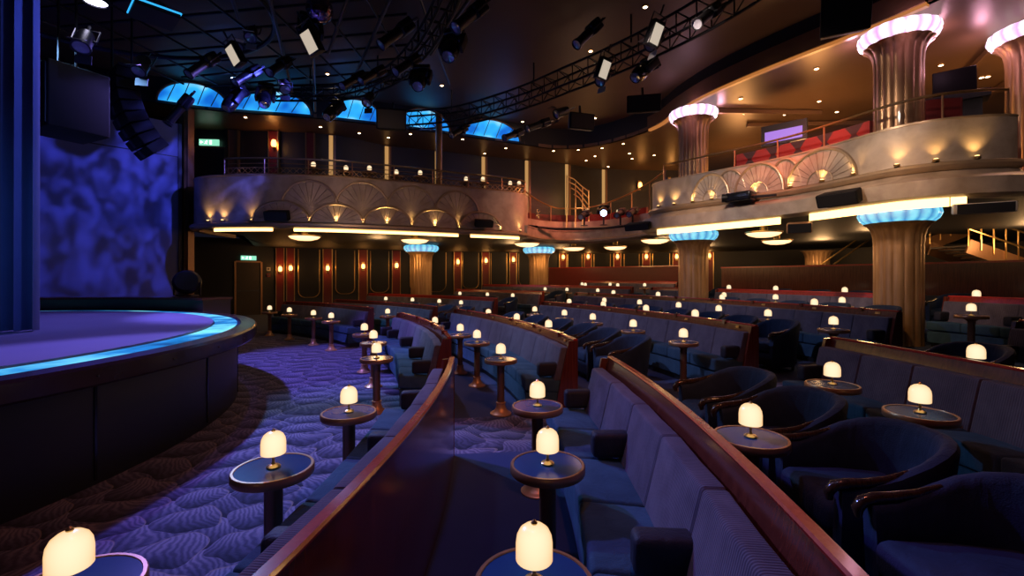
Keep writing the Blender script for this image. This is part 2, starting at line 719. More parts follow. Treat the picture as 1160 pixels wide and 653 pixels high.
banquette(23.20, .42, 37.0, 57.0, 'red-railed fifth-row banquette at the far left centre', BG, False, True)
banquette(25.75, .60, 36.5, 47.5, 'sixth-row banquette in front of the low red partition', BG, False, True)


# ---- tub chair (open side towards -x)
def tub_chair():
    root = thing('tub_chair', 'tub chair', 'chair')
    path = [(-.32, -.335), (-.20, -.345), (-.06, -.345)]
    for k in range(1, 12):
        a = -PI / 2 + PI * k / 12
        path.append((-.02 + .36 * math.cos(a), .345 * math.sin(a)))
    path += [(-.06, .345), (-.20, .345), (-.32, .335)]
    n = len(path)
    vs, fs = [], []
    P = 8
    for i, (x, y) in enumerate(path):
        x0, y0 = path[max(0, i - 1)]
        x1, y1 = path[min(n - 1, i + 1)]
        tx, ty = x1 - x0, y1 - y0
        L = math.hypot(tx, ty)
        nx, ny = ty / L, -tx / L                      # outward
        k = max(0.0, min(1.0, (x + .30) / .62))
        h = .60 + .20 * (k * k * (3 - 2 * k))
        fl = .015 + .04 * k
        prof = [(-.02, .09), (0, .30), (fl, h - .04), (fl - .012, h - .008), (fl - .04, h), (fl - .068, h - .012),
                (fl - .08, h - .045), (-.085, .28)]
        for (o, z) in prof:
            vs.append((x + nx * o, y + ny * o, z))
    for i in range(n - 1):
        for k in range(P):
            k2 = (k + 1) % P
            fs.append((i * P + k, i * P + k2, (i + 1) * P + k2, (i + 1) * P + k))
    fs.append(tuple(range(P)))
    fs.append(tuple((n - 1) * P + k for k in range(P)))
    MB().add(vs, fs).build('tub_shell', M['chair'], root, smooth=50)

    def fc(a, b, c):
        return Vector((-.045 + a, b * (1 - .10 * max(0, a / .3)), .39 + c))
    MB().rbox((.60, .515, .17), .055, fc, .03).build('seat_cushion', M['chair'], root, smooth=60)
    b = MB().rbox((.56, .52, .21), .03, lambda a, b, c: Vector((-.02 + a, b * (1 - .12 * max(0, a / .3)), .20 + c)))
    b.build('seat_base', M['chair'], root, smooth=60)
    for sg in (-1, 1):
        m = MB()
        pts = [(.0, .346, .683), (-.10, .35, .642), (-.20, .35, .622), (-.29, .345, .615), (-.345, .338, .600), (-.368, .335, .565),
               (-.362, .335, .53)]
        rr = [.012, .022, .026, .028, .028, .026, .016]
        m.tube([(x, sg * (y - .022), z) for x, y, z in pts], rr, 8)
        m.build('arm_cap', M['chairwood'], root, smooth=60)
        for fx in (-.26, .20):
            MB().lathe([(.016, 0), (.024, .10)], (fx, sg * .20, 0), 8).build('foot', M['chairwood'], root)
    return root


def cocktail_table():
    root = thing('cocktail_table', 'table', 'table')
    MB().lathe([(.055, .66), (.190, .672), (.192, .70), (.06, .7005)], n=40).build('glass_top', M['glass_blue'], root, smooth=30)
    prof = [(.186, .655), (.204, .655), (.209, .662), (.209, .697), (.204, .704), (.192, .704), (.190, .700), (.187, .670)]
    MB().lathe(prof + [prof[0]], n=40, cap=False).build('rim', M['bronze'], root, smooth=40)
    MB().lathe([(.045, .10), (.045, .60), (.062, .625), (.10, .655)], n=32,
               fn=lambda a, z: 1 + .05 * math.cos(16 * a)).build('post', M['bronze_dark'], root, smooth=70)
    MB().lathe([(.135, 0), (.137, .012), (.128, .02), (.115, .024), (.082, .05), (.062, .09), (.056, .13), (.062, .135), (.062, .15),
                (.046, .155)], n=32).build('bell_foot', M['copper'], root, smooth=40)
    return root


def table_lamp():
    root = thing('table_lamp', 'lamp', 'lamp')
    MB().lathe([(.036, 0), (.037, .008), (.030, .014), (.012, .020), (.008, .030)], n=20).build('base', M['gold'], root)
    MB().lathe([(.0075, .028), (.0075, .075)], n=10).build('stem', M['gold'], root)
    MB().lathe([(.012, .078), (.060, .076), (.0635, .080), (.0635, .135), (.060, .160), (.050, .180), (.034, .193), (.016, .199),
                (.006, .200)], n=28).build('shade', M['lamp'], root, smooth=60)
    MB().lathe([(.010, .198), (.012, .204), (.006, .212), (.001, .216)], n=10).build('finial', M['gold'], root)
    return root


CH, TB, LP = Proto(tub_chair()), Proto(cocktail_table()), Proto(table_lamp())


def tables(where, R, z, ths, group, wl='cocktail table'):
    """tables along one bench or chair line, nearest the camera first, each carrying its lamp"""
    for i, th in enumerate(ths):
        p = pol(R if not isinstance(R, (list, tuple)) else R[i], th, z)
        o = ORD[i] if len(ths) > 1 else 'only'
        TB.put(p, R_(th + 11 * i), f'{o} round blue-topped cocktail table {where}', 'round cocktail tables')
        LP.put(p + Vector((0, 0, .7005)), R_(40 * i), f'glowing dome lamp on the {o} table {where}', 'dome table lamps')


tables('in front of the nearest front-row banquette', [12.62, 12.70, 12.74], 0, [-7.19, -2.69, 1.95], '')
tables('at the second front-row banquette, past the first aisle', [12.56, 12.50, 12.45], 0, [12.8, 19.42, 24.94], '')
tables('by the farthest front-row banquette, beyond the stage corner', [12.40, 12.36, 12.36, 12.45], 0, [38.6, 43.94, 51.0, 57.0], '')
tables('in front of the large near second-row banquette', [14.16, 14.21, 14.22], 0, [-6.23, -2.22, 2.43], '')
tables('in front of the central second-row banquette', [14.12, 14.08, 14.04, 14.0], 0, [11.07, 17.37, 21.53, 27.98], '')
tables('before the far-left second-row banquette', 14.02, 0, [40.5, 45.5, 50.5, 55.0], '')
tables('among tub chairs behind the large second-row banquette', 15.42, .10, [-1.5], '')
tables('behind the rail of the central second-row banquette', 15.42, .10, [18.3, 23.9, 29.3], '')
tables('in front of the dark third-row banquette at right', 16.85, .10, [.26, 3.10], '')
tables('in front of the purple-backed third-row banquette', 16.87, .10, [12.06, 16.95, 21.8, 25.7, 30.2], '')
tables('in front of the far-left third-row banquette', 16.9, .10, [43.0, 47.0, 52.0, 57.0], '')
tables('behind the rail of the dark third-row banquette', 18.16, .25, [3.0], '')
tables('behind the rail of the purple-backed third-row banquette', 18.16, .25, [16.9, 21.6, 26.5, 31.0], '')
tables('in front of the long navy fourth-row banquette', [19.3, 19.5, 19.55, 19.6, 19.6, 19.5], .25, [11.5, 15.9, 19.7, 23.4, 27.4, 31.2], '')
tables('in front of the far-left fourth-row banquette', 19.5, .25, [44.0, 48.0, 52.5], '')
tables('behind the rail of the long navy fourth-row banquette', 20.86, .42, [16.5, 23.0, 29.0, 34.0], '')
tables('before the fifth-row banquette right of the large column', 21.9, .42, [11.32, 7.0], '')
tables('in front of the fifth-row banquette between two columns', 22.15, .42, [17.6, 21.8, 25.8], '')
tables('in front of the far-left fifth-row banquette', 22.15, .42, [39.0, 43.0, 46.0], '')
tables('behind the fifth-row banquette between two columns', 23.6, .60, [20.0, 24.5, 28.2], '')
tables('behind the fifth-row banquette right of the large column', 23.6, .60, [9.5, 13.8], '')
tables('behind the far-left fifth-row banquette', 23.6, .60, [39.5, 43.5], '')
tables('in front of the sixth-row banquette', 24.8, .60, [38.5, 42.5, 46.0], '')


def chairs(where, R, z, ths, group='navy tub chairs', jit=0):
    for i, th in enumerate(ths):
        p = pol(R, th, z)
        CH.put(p, R_(th + random.uniform(-1, 1) * jit), f'{ORD[i]} navy tub chair {where}', group)


chairs('from the near right corner, behind the large second-row banquette', 16.0, .10, [-4.75, -1.9, .9, 3.75], jit=5)
chairs('along the row behind the central second-row banquette', 16.0, .10, [12.6, 15.8, 18.7, 22.0, 25.7, 29.5], jit=4)
chairs('along the row behind the far-left second-row banquette', 16.0, .10, [38.4, 41.8, 45.2, 48.6, 52.0], jit=4)
chairs('behind the dark third-row banquette at right', 18.75, .25, [5.0], jit=0)
chairs('along the row behind the purple-backed third-row banquette', 18.75, .25, [13.3, 15.9, 18.4, 21.2, 23.9, 26.5, 29.1, 32.5], jit=4)
chairs('along the row behind the far-left third-row banquette', 18.75, .25, [42.5, 45.6, 48.8, 52.0], jit=4)
chairs('along the row behind the long navy fourth-row banquette', 21.4, .42, [14.4, 16.9, 19.3, 21.9, 24.2, 33.0], jit=4)
chairs('along the row behind the far-left fourth-row banquette', 21.4, .42, [42.8, 45.8, 49.0, 52.0], jit=4)
chairs('along the row below the low dark partition at right', 24.2, .60, [7.5, 12.0, 15.5, 17.8, 20.3, 22.8, 25.4, 30.0], jit=4)

# ------------------------------------------------------------------ paths on plan
class Path:
    def __init__(s, pts, sub=8):
        P = [Vector((x, y, 0)) for x, y in pts]
        out = []
        for i in range(len(P) - 1):
            p0, p1, p2, p3 = P[max(0, i - 1)], P[i], P[i + 1], P[min(len(P) - 1, i + 2)]
            for k in range(sub):
                t = k / sub
                out.append(.5 * ((2 * p1) + (p2 - p0) * t + (2 * p0 - 5 * p1 + 4 * p2 - p3) * t * t +
                                 (3 * p1 - p0 - 3 * p2 + p3) * t ** 3))
        out.append(P[-1])
        s.p = out
        s.n, s.s = [], [0.0]
        for i in range(len(out)):
            t = out[min(i + 1, len(out) - 1)] - out[max(i - 1, 0)]
            t.normalize()
            s.n.append(Vector((t.y, -t.x, 0)))
            if i:
                s.s.append(s.s[-1] + (out[i] - out[i - 1]).length)
        s.L = s.s[-1]

    def at(s, d, o=0.0, z=0.0):
        d = max(0.0, min(s.L - 1e-6, d))
        lo, hi = 0, len(s.s) - 1
        while hi - lo > 1:
            m = (lo + hi) // 2
            if s.s[m] <= d:
                lo = m
            else:
                hi = m
        f = (d - s.s[lo]) / max(1e-9, s.s[hi] - s.s[lo])
        p = s.p[lo].lerp(s.p[hi], f)
        n = s.n[lo].lerp(s.n[hi], f).normalized()
        return Vector((p.x + n.x * o, p.y + n.y * o, z))

    def nrm(s, d):
        a, b = s.at(d, 0), s.at(d, 1)
        return (b - a).normalized()

    def px(s, x):
        """distance along the path seen in column x of the survey"""
        k = (x - 580) / F
        best = None
        for i in range(len(s.p) - 1):
            a, b = s.p[i].x - k * s.p[i].y, s.p[i + 1].x - k * s.p[i + 1].y
            if a * b <= 0 and s.p[i].y > 0:
                f = a / (a - b) if a != b else 0
                d = s.s[i] + f * (s.s[i + 1] - s.s[i])
                y = s.p[i].y + f * (s.p[i + 1].y - s.p[i].y)
                if best is None or y < best[1]:
                    best = (d, y)
        if best is None:
            return min(range(len(s.p)), key=lambda i: abs(s.p[i].x - k * s.p[i].y)) and s.s[min(range(len(s.p)), key=lambda i: abs(s.p[i].x - k * s.p[i].y))]
        return best[0]

    def seg(s, d0=0.0, d1=None, step=.25):
        d1 = s.L if d1 is None else d1
        n = max(1, int(abs(d1 - d0) / step))
        r = []
        for i in range(n + 1):
            d = d0 + (d1 - d0) * i / n
            p, q = s.at(d), s.nrm(d)
            r.append((p.x, p.y, q.x, q.y))
        return r


LEFTF = Path([(-9.35, 15.2), (-9.30, 13.9), (-9.05, 12.95), (-8.55, 12.42), (-7.8, 12.17), (-6.6, 12.08), (-5.4, 12.22), (-4.4, 12.5),
              (-2.9, 13.15), (-1.55, 13.85), (-.4, 14.4), (.2, 14.75), (.5, 15.2), (.55, 15.9)])
MIDF = Path([(.5, 15.0), (.9, 15.9), (1.6, 16.6), (2.3, 16.75), (3.0, 16.4), (3.6, 15.6), (4.0, 14.6), (4.25, 13.4)])
RIGHTF = Path([(4.9, 14.4), (4.35, 13.9), (4.15, 13.35), (4.3, 12.85), (4.65, 12.4), (5.12, 11.8), (5.78, 10.95), (6.3, 10.1), (6.62, 9.3),
               (6.84, 8.6), (7.08, 8.12), (7.5, 7.8), (8.2, 7.62), (8.52, 7.66)])
LOWW = Path([(-16, 18.3), (-12.6, 20.5), (-10.9, 21.8), (-7, 23.6), (-3, 25.2), (4, 26.8), (10, 25.8), (16, 22.4), (21, 16.5), (24, 8), (24.5, -2)], 6)
UPW = Path([(-14.0, 15.0), (-9.9, 15.3), (-6.3, 15.8), (-4.75, 17.1), (-2.96, 17.8), (-1.2, 18.6), (.6, 19.2), (2.3, 19.8), (4.2, 20.8), (9, 21),
            (14, 19), (18, 14), (20, 6), (20, -4)], 6)
Z_UF, Z_SOF, Z_CEIL = 3.55, 6.70, 7.45

# ------------------------------------------------------------------ shell of the room
struct(MB().box((3, 8, -.06), (48, 44, .12)).build('floor', M['carpet'], smooth=0))
for k in (1, 2, 3, 4):
    r1 = TIER_R[k + 1] if k < 4 else 34
    struct(MB().arc([(TIER_R[k], 0), (r1, 0), (r1, TIER[k]), (TIER_R[k], TIER[k])], -45, 56 if k > 1 else 64, 1.0).build('floor', M['carpet'], smooth=0))
struct(MB().sweep([(0, 0), (-.2, 0), (-.2, 3.5), (0, 3.5)], LOWW.seg(0, None, .6)).build('wall_back', M['wall']))
struct(MB().sweep([(0, Z_UF), (-.2, Z_UF), (-.2, Z_SOF + .1), (0, Z_SOF + .1)], UPW.seg(0, None, .6)).build('wall_upper', M['wall']))


def ribbon(inner, outer, z0, z1, n, name, m):
    vs, fs = [], []
    for i in range(n + 1):
        t = i / n
        a, b = inner(t), outer(t)
        for p, z in ((a, z0), (b, z0), (b, z1), (a, z1)):
            vs.append((p.x, p.y, z))
    for i in range(n):
        for k in range(4):
            k2 = (k + 1) % 4
            fs.append((i * 4 + k, i * 4 + k2, i * 4 + 4 + k2, i * 4 + 4 + k))
    return struct(MB().add(vs, fs).build(name, m, smooth=20))


FRONT = Path([(-9.2, 15.6)] + [(-9.1, 13.7), (-8.5, 12.6), (-7.8, 12.35), (-6.6, 12.26), (-5.4, 12.4), (-4.4, 12.7), (-2.9, 13.35), (-1.55, 14.05),
              (-.3, 14.75), (.5, 15.6), (1.2, 16.4), (2.2, 17.0), (3.2, 16.5), (3.9, 15.6), (4.4, 14.2), (4.45, 13.2), (4.8, 12.6), (5.3, 11.95), (5.95, 11.1),
              (6.5, 10.2), (6.85, 9.3), (7.15, 8.5), (7.7, 8.0), (8.5, 7.9), (12, 7.6), (20, 5)])
ribbon(lambda t: FRONT.at(t * FRONT.L), lambda t: LOWW.at(LOWW.L * (.08 + .84 * t), .05), 3.16, 3.5, 60, 'ceiling', M['ceil_black'])
HOLE = [(-18, 3), (-14, 10.5), (-9.85, 13.0), (-8.5, 13.56), (-6.2, 14.1), (-4.26, 14.8), (-2.2, 15.7), (.3, 16.9), (1.7, 17.5), (2.9, 17.3), (4.0, 16.3), (4.75, 14.9),
        (4.95, 13.6), (5.3, 12.3), (5.87, 11.1), (6.45, 10.1), (6.95, 9.3), (7.5, 8.2), (8.3, 6), (8.6, 3), (8.3, -1), (6, -6), (-2, -9), (-14, -6), (-18, 3)]
HP = Path(HOLE, 6)
hc = Vector((-3, 6, 0))
ribbon(lambda t: HP.at(t * HP.L), lambda t: hc + (HP.at(t * HP.L) - hc).normalized() * 32, Z_SOF, Z_SOF + .12, 140, 'ceiling', M['soffit'])
struct(MB().sweep([(0, Z_SOF), (-.1, Z_SOF), (-.1, Z_CEIL + .1), (0, Z_CEIL + .1)], HP.seg(0, None, .3)).build('trim_1', M['ceil_black']))
struct(MB().box((-3, 5, Z_CEIL + .05), (34, 40, .1)).build('ceiling', M['ceil'], smooth=0))
struct(MB().box((-12.8, 14.2, 3.4), (5.2, .2, 6.8)).build('wall_left', M['wall'], smooth=0))
struct(MB().box((3, -7, 3.7), (48, .2, 7.6)).build('wall_rear', M['wall'], smooth=0))
struct(MB().box((-17, 4, 3.7), (.2, 24, 7.6)).build('wall_stage', M['wall'], smooth=0))

# ------------------------------------------------------------------ stage
SC = (-8.6, 4.35)
M['stage_rim'] = plain('stage_rim_lacquer', (.034, .018, .020), .25, 0, .5, .4)

st = thing('stage', 'round thrust stage with violet deck and glowing cyan rim at left', 'stage', (SC[0], SC[1], 0))
MB().lathe([(5.12, 0), (5.12, .90), (5.02, .90)], (*SC, 0), 120).build('front_panel', M['black'], st, (*SC, 0))
MB().lathe([(5.05, .88), (5.35, .88), (5.37, .90), (5.37, 1.03), (5.35, 1.055), (5.16, 1.06), (5.14, 1.04)], (*SC, 0), 120).build('rim', M['stage_rim'], st, (*SC, 0))
MB().lathe([(4.80, 1.0), (4.80, 1.07), (.01, 1.07)], (*SC, 0), 120, cap=False).build('deck', M['deck'], st, (*SC, 0))
MB().lathe([(4.80, 1.02), (4.80, 1.045), (5.15, 1.045), (5.15, 1.02)], (*SC, 0), 120, cap=False).build('gloss_border', M['glass_blue'], st, (*SC, 0))
for (a0, a1) in ((-40, 120),):
    MB().arc([(4.82, 1.046), (5.11, 1.046), (5.11, 1.052), (4.82, 1.052)], a0, a1, 1.5, c=SC).build('led_strip', M['strip'], st, (*SC, 0))
for a in range(-40, 100, 17):
    MB().arc([(5.118, .04), (5.128, .04), (5.128, .88), (5.118, .88)], a, a + .25, .2, c=SC).build('seam_strip', M['black_gloss'], st, (*SC, 0))
m = MB()
for a in range(-40, 100, 8):
    p = Vector((SC[0] + 5.372 * math.cos(R_(a)), SC[1] + 5.372 * math.sin(R_(a)), .965))
    m.box(p, (.014, .014, .014), R_(a))
m.build('studs', M['steel'], st, (*SC, 0))
rs = thing('stage_riser', 'dark curved step behind the round stage deck', 'riser', (SC[0], SC[1], 0))
MB().arc([(5.55, 0), (6.15, 0), (6.15, 1.26), (5.55, 1.26)], 67, 160, 2, c=SC).build('riser_body', M['wallbrown'], rs, (*SC, 0))
MB().arc([(5.52, 1.26), (6.18, 1.26), (6.18, 1.31), (5.52, 1.31)], 66.8, 160, 2, c=SC).build('riser_top', M['wood'], rs, (*SC, 0))
br = MB().beam(on(92, 347, 1.10), on(120, 345, 1.10), .05, .05).build('baton', M['gold'])
tag(br, 'short brass-coloured baton lying on the stage deck', 'baton')

# cyclorama screen behind the stage
A, B = Vector((-9.47, 12.9, 0)), Vector((-13.7, 8.15, 0))
cy = thing('cyclorama', 'tall pale screen behind the stage, washed in mottled blue light', 'screen', A)
d = (B - A).normalized()
nrm = Vector((-d.y, d.x, 0))
if nrm.x < 0:
    nrm = -nrm


def panel(z0, z1, name, m, o0, o1, a=0.0, b=1.0):
    p, q = A.lerp(B, a), A.lerp(B, b)
    vs = []
    for pt in (p, q):
        for o in (o0, o1):
            for z in (z0, z1):
                v = pt + nrm * o
                vs.append((v.x, v.y, z))
    MB().add(vs, [(0, 1, 3, 2), (4, 6, 7, 5), (0, 4, 5, 1), (2, 3, 7, 6), (0, 2, 6, 4), (1, 5, 7, 3)]).build(name, m, cy, A, 0)


panel(1.2, 5.14, 'lower_panel', M['cyc'], -.05, 0)
panel(5.17, 6.1, 'upper_panel', M['cyc'], -.05, 0)
panel(5.14, 5.17, 'seam', M['black'], -.05, -.01)
panel(1.2, 6.1, 'edge_post', M['black'], -.06, .03, -.012, 0)

# stage curtain
cpts = []
N = 150
c0, c1 = Vector((-5.93, 5.72, 0)), Vector((-9.4, 5.1, 0))
dd = (c1 - c0).normalized()
nn = Vector((-dd.y, dd.x, 0))
vs, fs = [], []
for i in range(N + 1):
    t = i / N
    s_ = t * 3.5
    w1 = 0.085 * math.sin(s_ * 36 + .8 * math.sin(s_ * 5)) + .03 * math.sin(s_ * 61 + 1)
    for z in (1.085, 7.0):
        k = 1.0 if z < 2 else .82
        p = c0 + dd * s_ + nn * w1 * k
        vs.append((p.x, p.y, z))
        p2 = p - nn * .012
        vs.append((p2.x, p2.y, z))
for i in range(N):
    a = i * 4
    fs += [(a, a + 4, a + 6, a + 2), (a + 1, a + 3, a + 7, a + 5), (a, a + 1, a + 5, a + 4), (a + 2, a + 6, a + 7, a + 3)]
fs += [(0, 2, 3, 1), (N * 4, N * 4 + 1, N * 4 + 3, N * 4 + 2)]
cu = MB().add(vs, fs).build('stage_curtain', M['velvet'], smooth=80)
tag(cu, 'tall pleated blue velvet stage curtain at the left edge', 'curtain')


# ------------------------------------------------------------------ columns
def column(x, y, z0, z1, r, capm, label, cap=True, name='fluted_column'):
    root = thing(name, label, 'column', (x, y, z0), 0, 'fluted bronze columns')
    H = z1 - z0
    c = (x, y, z0)
    prof = [(r * 1.10, 0), (r * 1.10, .10), (r, .14)] + [(r, H * k / 8) for k in range(1, 7)] + \
           [(r, H - .75), (r * 1.03, H - .58), (r * 1.10, H - .45), (r * 1.24, H - .36), (r * 1.42, H - .31)]
    MB().lathe(prof, c, 112, lambda a, z: 1 + .055 * (abs(math.cos(7 * a)) ** .6) - .02).build('shaft', M['column'], root, c, 50)
    if cap:
        cp = [(r * 1.15, H - .32), (r * 1.38, H - .30), (r * 1.56, H - .24), (r * 1.66, H - .15), (r * 1.62, H - .06), (r * 1.45, H - .02), (r * .9, H - .02)]
        MB().lathe(cp, c, 108, lambda a, z: 1 + .035 * abs(math.sin(9 * a))).build('glass_capital', capm, root, c, 60)
        MB().lathe([(r * .92, H - .04), (r * .92, H + .10)], c, 40).build('neck', M['soffit'], root, c)
    return root


column(7.66, 9.02, .25, 3.12, .385, M['cap_cyan'], 'large fluted bronze column at right with cyan glass capital under the balcony')
column(7.66, 9.02, 3.55, 6.66, .385, M['cap_pink'], 'large fluted column above the right balcony with glowing pink capital')
column(5.34, 13.4, .42, 3.12, .40, M['cap_cyan'], 'middle fluted bronze column with cyan capital under the end of right balcony')
column(5.34, 13.4, 3.55, 6.66, .40, M['cap_pink'], 'fluted column with pink capital at the end of the right balcony')
column(1.27, 21.5, .42, 3.16, .44, M['cap_cyan'], 'far bronze column with cyan capital below the gap between balconies')
column(-3.95, 19.8, .25, 3.14, .44, M['cap_cyan'], 'far bronze column with cyan capital under the left balcony')
column(12.9, 19.2, .6, 3.16, .43, None, 'plain dark bronze column behind the low partition at right', False)
column(10.25, 8.9, 3.55, 6.66, .40, M['cap_pink'], 'glowing pink capital of a column cut by the right edge')


# ------------------------------------------------------------------ balconies
def fan(path, s0, hw, z0, h, o, parent, rib=11, inner=True):
    """scallop shell in relief: raised rim and radial ribs"""
    root = None
    vs, fs = [], []
    na, nr = rib * 16, 3
    for j in range(nr + 1):
        rr = .04 + .96 * j / nr
        for i in range(na + 1):
            a = PI * i / na
            lift = .020 - .020 * max(0, 1 - 9 * abs(math.sin(a * rib))) * (.3 + .7 * rr)
            vs.append(path.at(s0 - hw * rr * math.cos(a), o + lift, z0 + h * rr * math.sin(a)))
    for j in range(nr):
        for i in range(na):
            q = j * (na + 1) + i
            fs.append((q, q + 1, q + na + 2, q + na + 1))
    root = MB().add(vs, fs).build('shell_relief', M['leaf'], parent, parent.location, 30)
    pts = [path.at(s0 - hw * math.cos(PI * i / 28), o + .02, z0 + h * math.sin(PI * i / 28)) for i in range(29)]
    MB().tube(pts, .034, 8).build('shell_rim', M['gold_dull'], root, parent.location)
    if h > .45 and inner:
        pts = [path.at(s0 - hw * .38 * math.cos(PI * i / 16), o + .03, z0 + h * .38 * math.sin(PI * i / 16)) for i in range(17)]
        MB().tube(pts, .011, 6).build('inner_rim', M['gold_dull'], root, parent.location)
    return root


M['gold_dull'] = plain('champagne_rim', (.46, .34, .22), .38, .5)
UPL = []


def uplights(path, xs, z, o, parent):
    for x in xs:
        d = path.px(x)
        p = path.at(d, o, z)
        MB().lathe([(.045, -.02), (.05, .02), (.04, .03)], p, 12).build('uplight_can', M['gold'], parent, parent.location)
        MB().lathe([(.034, .032), (.030, .036)], p, 12).build('uplight_lens', M['uplight'], parent, parent.location)
        UPL.append((p + Vector((0, 0, .06)), path.nrm(d)))


def coves(path, ranges, o, z, parent, hh=.075):
    for (x0, x1) in ranges:
        d0, d1 = path.px(x0), path.px(x1)
        MB().sweep([(o, z), (o - .03, z), (o - .03, z + hh), (o, z + hh)], path.seg(d0, d1, .2)).build('cove_light', M['led_warm'], parent, parent.location)


# left balcony
lb = thing('balcony', 'left balcony front with overlapping scallop shells and warm footlights', 'balcony', LEFTF.at(LEFTF.L / 2, 0, 3))
lo = lb.location
MB().sweep([(0, 3.2), (-.12, 3.2), (-.12, 4.47), (0, 4.47)], LEFTF.seg()).build('fascia', M['leaf'], lb, lo)
MB().sweep([(.0, 3.05), (.07, 3.07), (.11, 3.12), (.11, 3.18), (.06, 3.215), (-.12, 3.215), (-.12, 3.05)], LEFTF.seg()).build('cornice', M['gold_dull'], lb, lo)
MB().sweep([(.015, 4.455), (-.13, 4.455), (-.13, 4.49), (.015, 4.49)], LEFTF.seg()).build('cap_rail', M['gold_dull'], lb, lo)
Lx = LEFTF.px
for (xa, xb, yt) in ((322, 380, 205), (383, 438, 207), (440, 491, 211), (495, 540, 217)):
    a, b = Lx(xa), Lx(xb)
    Y = LEFTF.at((a + b) / 2).y
    zt = EYE + (YH - yt) / F * Y
    fan(LEFTF, (a + b) / 2, (b - a) / 2 * 1.10, 3.62, min(zt, 4.43) - 3.62, .0, lb, inner=False)
for (xa, xb, yt) in ((288, 351, 229), (352, 411, 232), (412, 465, 235), (467, 518, 238), (520, 567, 241)):
    a, b = Lx(xa), Lx(xb)
    Y = LEFTF.at((a + b) / 2).y
    zt = EYE + (YH - yt) / F * Y
    fan(LEFTF, (a + b) / 2, (b - a) / 2, 3.22, zt - 3.22, .045, lb, inner=False)
uplights(LEFTF, [238, 254, 287, 351, 381, 411, 438, 466, 492, 519, 566, 588], 3.235, .07, lb)
coves(LEFTF, [(243, 309), (333, 519), (533, 588)], .02, 2.97, lb)

# right balcony
rb = thing('balcony', 'right balcony front with scallop shells, stepped cornice and glowing underside', 'balcony', RIGHTF.at(RIGHTF.L / 2, 0, 3))
ro = rb.location
MB().sweep([(0, 3.62), (-.14, 3.62), (-.14, 4.47), (0, 4.47)], RIGHTF.seg()).build('fascia', M['leaf'], rb, ro)
MB().sweep([(.015, 4.455), (-.15, 4.455), (-.15, 4.49), (.015, 4.49)], RIGHTF.seg()).build('cap_rail', M['gold_dull'], rb, ro)
MB().sweep([(-.14, 3.58), (.05, 3.58), (.11, 3.62), (.13, 3.66), (.11, 3.71), (.06, 3.73), (-.14, 3.73)], RIGHTF.seg()).build('cornice', M['gold_dull'], rb, ro)
MB().sweep([(-.14, 3.10), (.24, 3.10), (.31, 3.13), (.31, 3.40), (.27, 3.44), (.10, 3.50), (.02, 3.58), (-.14, 3.58)], RIGHTF.seg()).build('lower_band', M['leaf'], rb, ro)
Rx = RIGHTF.px
for (xa, xb, yt) in ((812, 842, 190), (874, 905, 175)):
    a, b = Rx(xa), Rx(xb)
    Y = RIGHTF.at((a + b) / 2).y
    fan(RIGHTF, (a + b) / 2, (b - a) / 2 * 1.25, 3.74, min(.68, EYE + (YH - yt) / F * Y - 3.74), .0, rb)
for (xa, xb, yt) in ((785, 827, 198), (833, 889, 183), (893, 971, 165)):
    a, b = Rx(xa), Rx(xb)
    Y = RIGHTF.at((a + b) / 2).y
    fan(RIGHTF, (a + b) / 2, (b - a) / 2, 3.735, min(.70, EYE + (YH - yt) / F * Y - 3.735), .03, rb, 13)
uplights(RIGHTF, [748, 765, 786, 808, 857, 897, 934, 970, 1018, 1059, 1103], 3.75, .08, rb)
coves(RIGHTF, [(748, 887), (921, 1072), (1074, 1090)], .12, 2.95, rb, .15)

# middle low balcony
mb_ = thing('balcony', 'low curved balcony ledge linking the left and right balconies', 'balcony', MIDF.at(MIDF.L / 2, 0, 3))
mo = mb_.location
MB().sweep([(0, 3.08), (0, 3.43), (-.32, 3.45), (-.35, 3.45), (-.35, 3.82), (-.42, 3.82), (-.42, 3.0), (-.02, 3.05)], MIDF.seg()).build('ledge', M['leaf'], mb_, mo)
MB().sweep([(.03, 3.10), (-.1, 3.06), (-.1, 3.13), (.03, 3.15)], MIDF.seg()).build('lip', M['gold_dull'], mb_, mo)
MB().sweep([(.02, 3.42), (-.3, 3.42), (-.3, 3.46), (.02, 3.46)], MIDF.seg()).build('shelf', M['leaf'], mb_, mo)


# ---- railings
def glass_mat():
    m = bpy.data.materials.new('clear_glass')
    m.use_nodes = True
    t = m.node_tree
    b = t.nodes['Principled BSDF']
    out = t.nodes['Material Output']
    b.inputs['Base Color'].default_value = (.02, .02, .03, 1)
    b.inputs['Roughness'].default_value = .05
    tr = t.nodes.new('ShaderNodeBsdfTransparent')
    mx = t.nodes.new('ShaderNodeMixShader')
    mx.inputs[0].default_value = .12
    t.links.new(tr.outputs[0], mx.inputs[1])
    t.links.new(b.outputs[0], mx.inputs[2])
    t.links.new(mx.outputs[0], out.inputs[0])
    return m


M['glass'] = glass_mat()


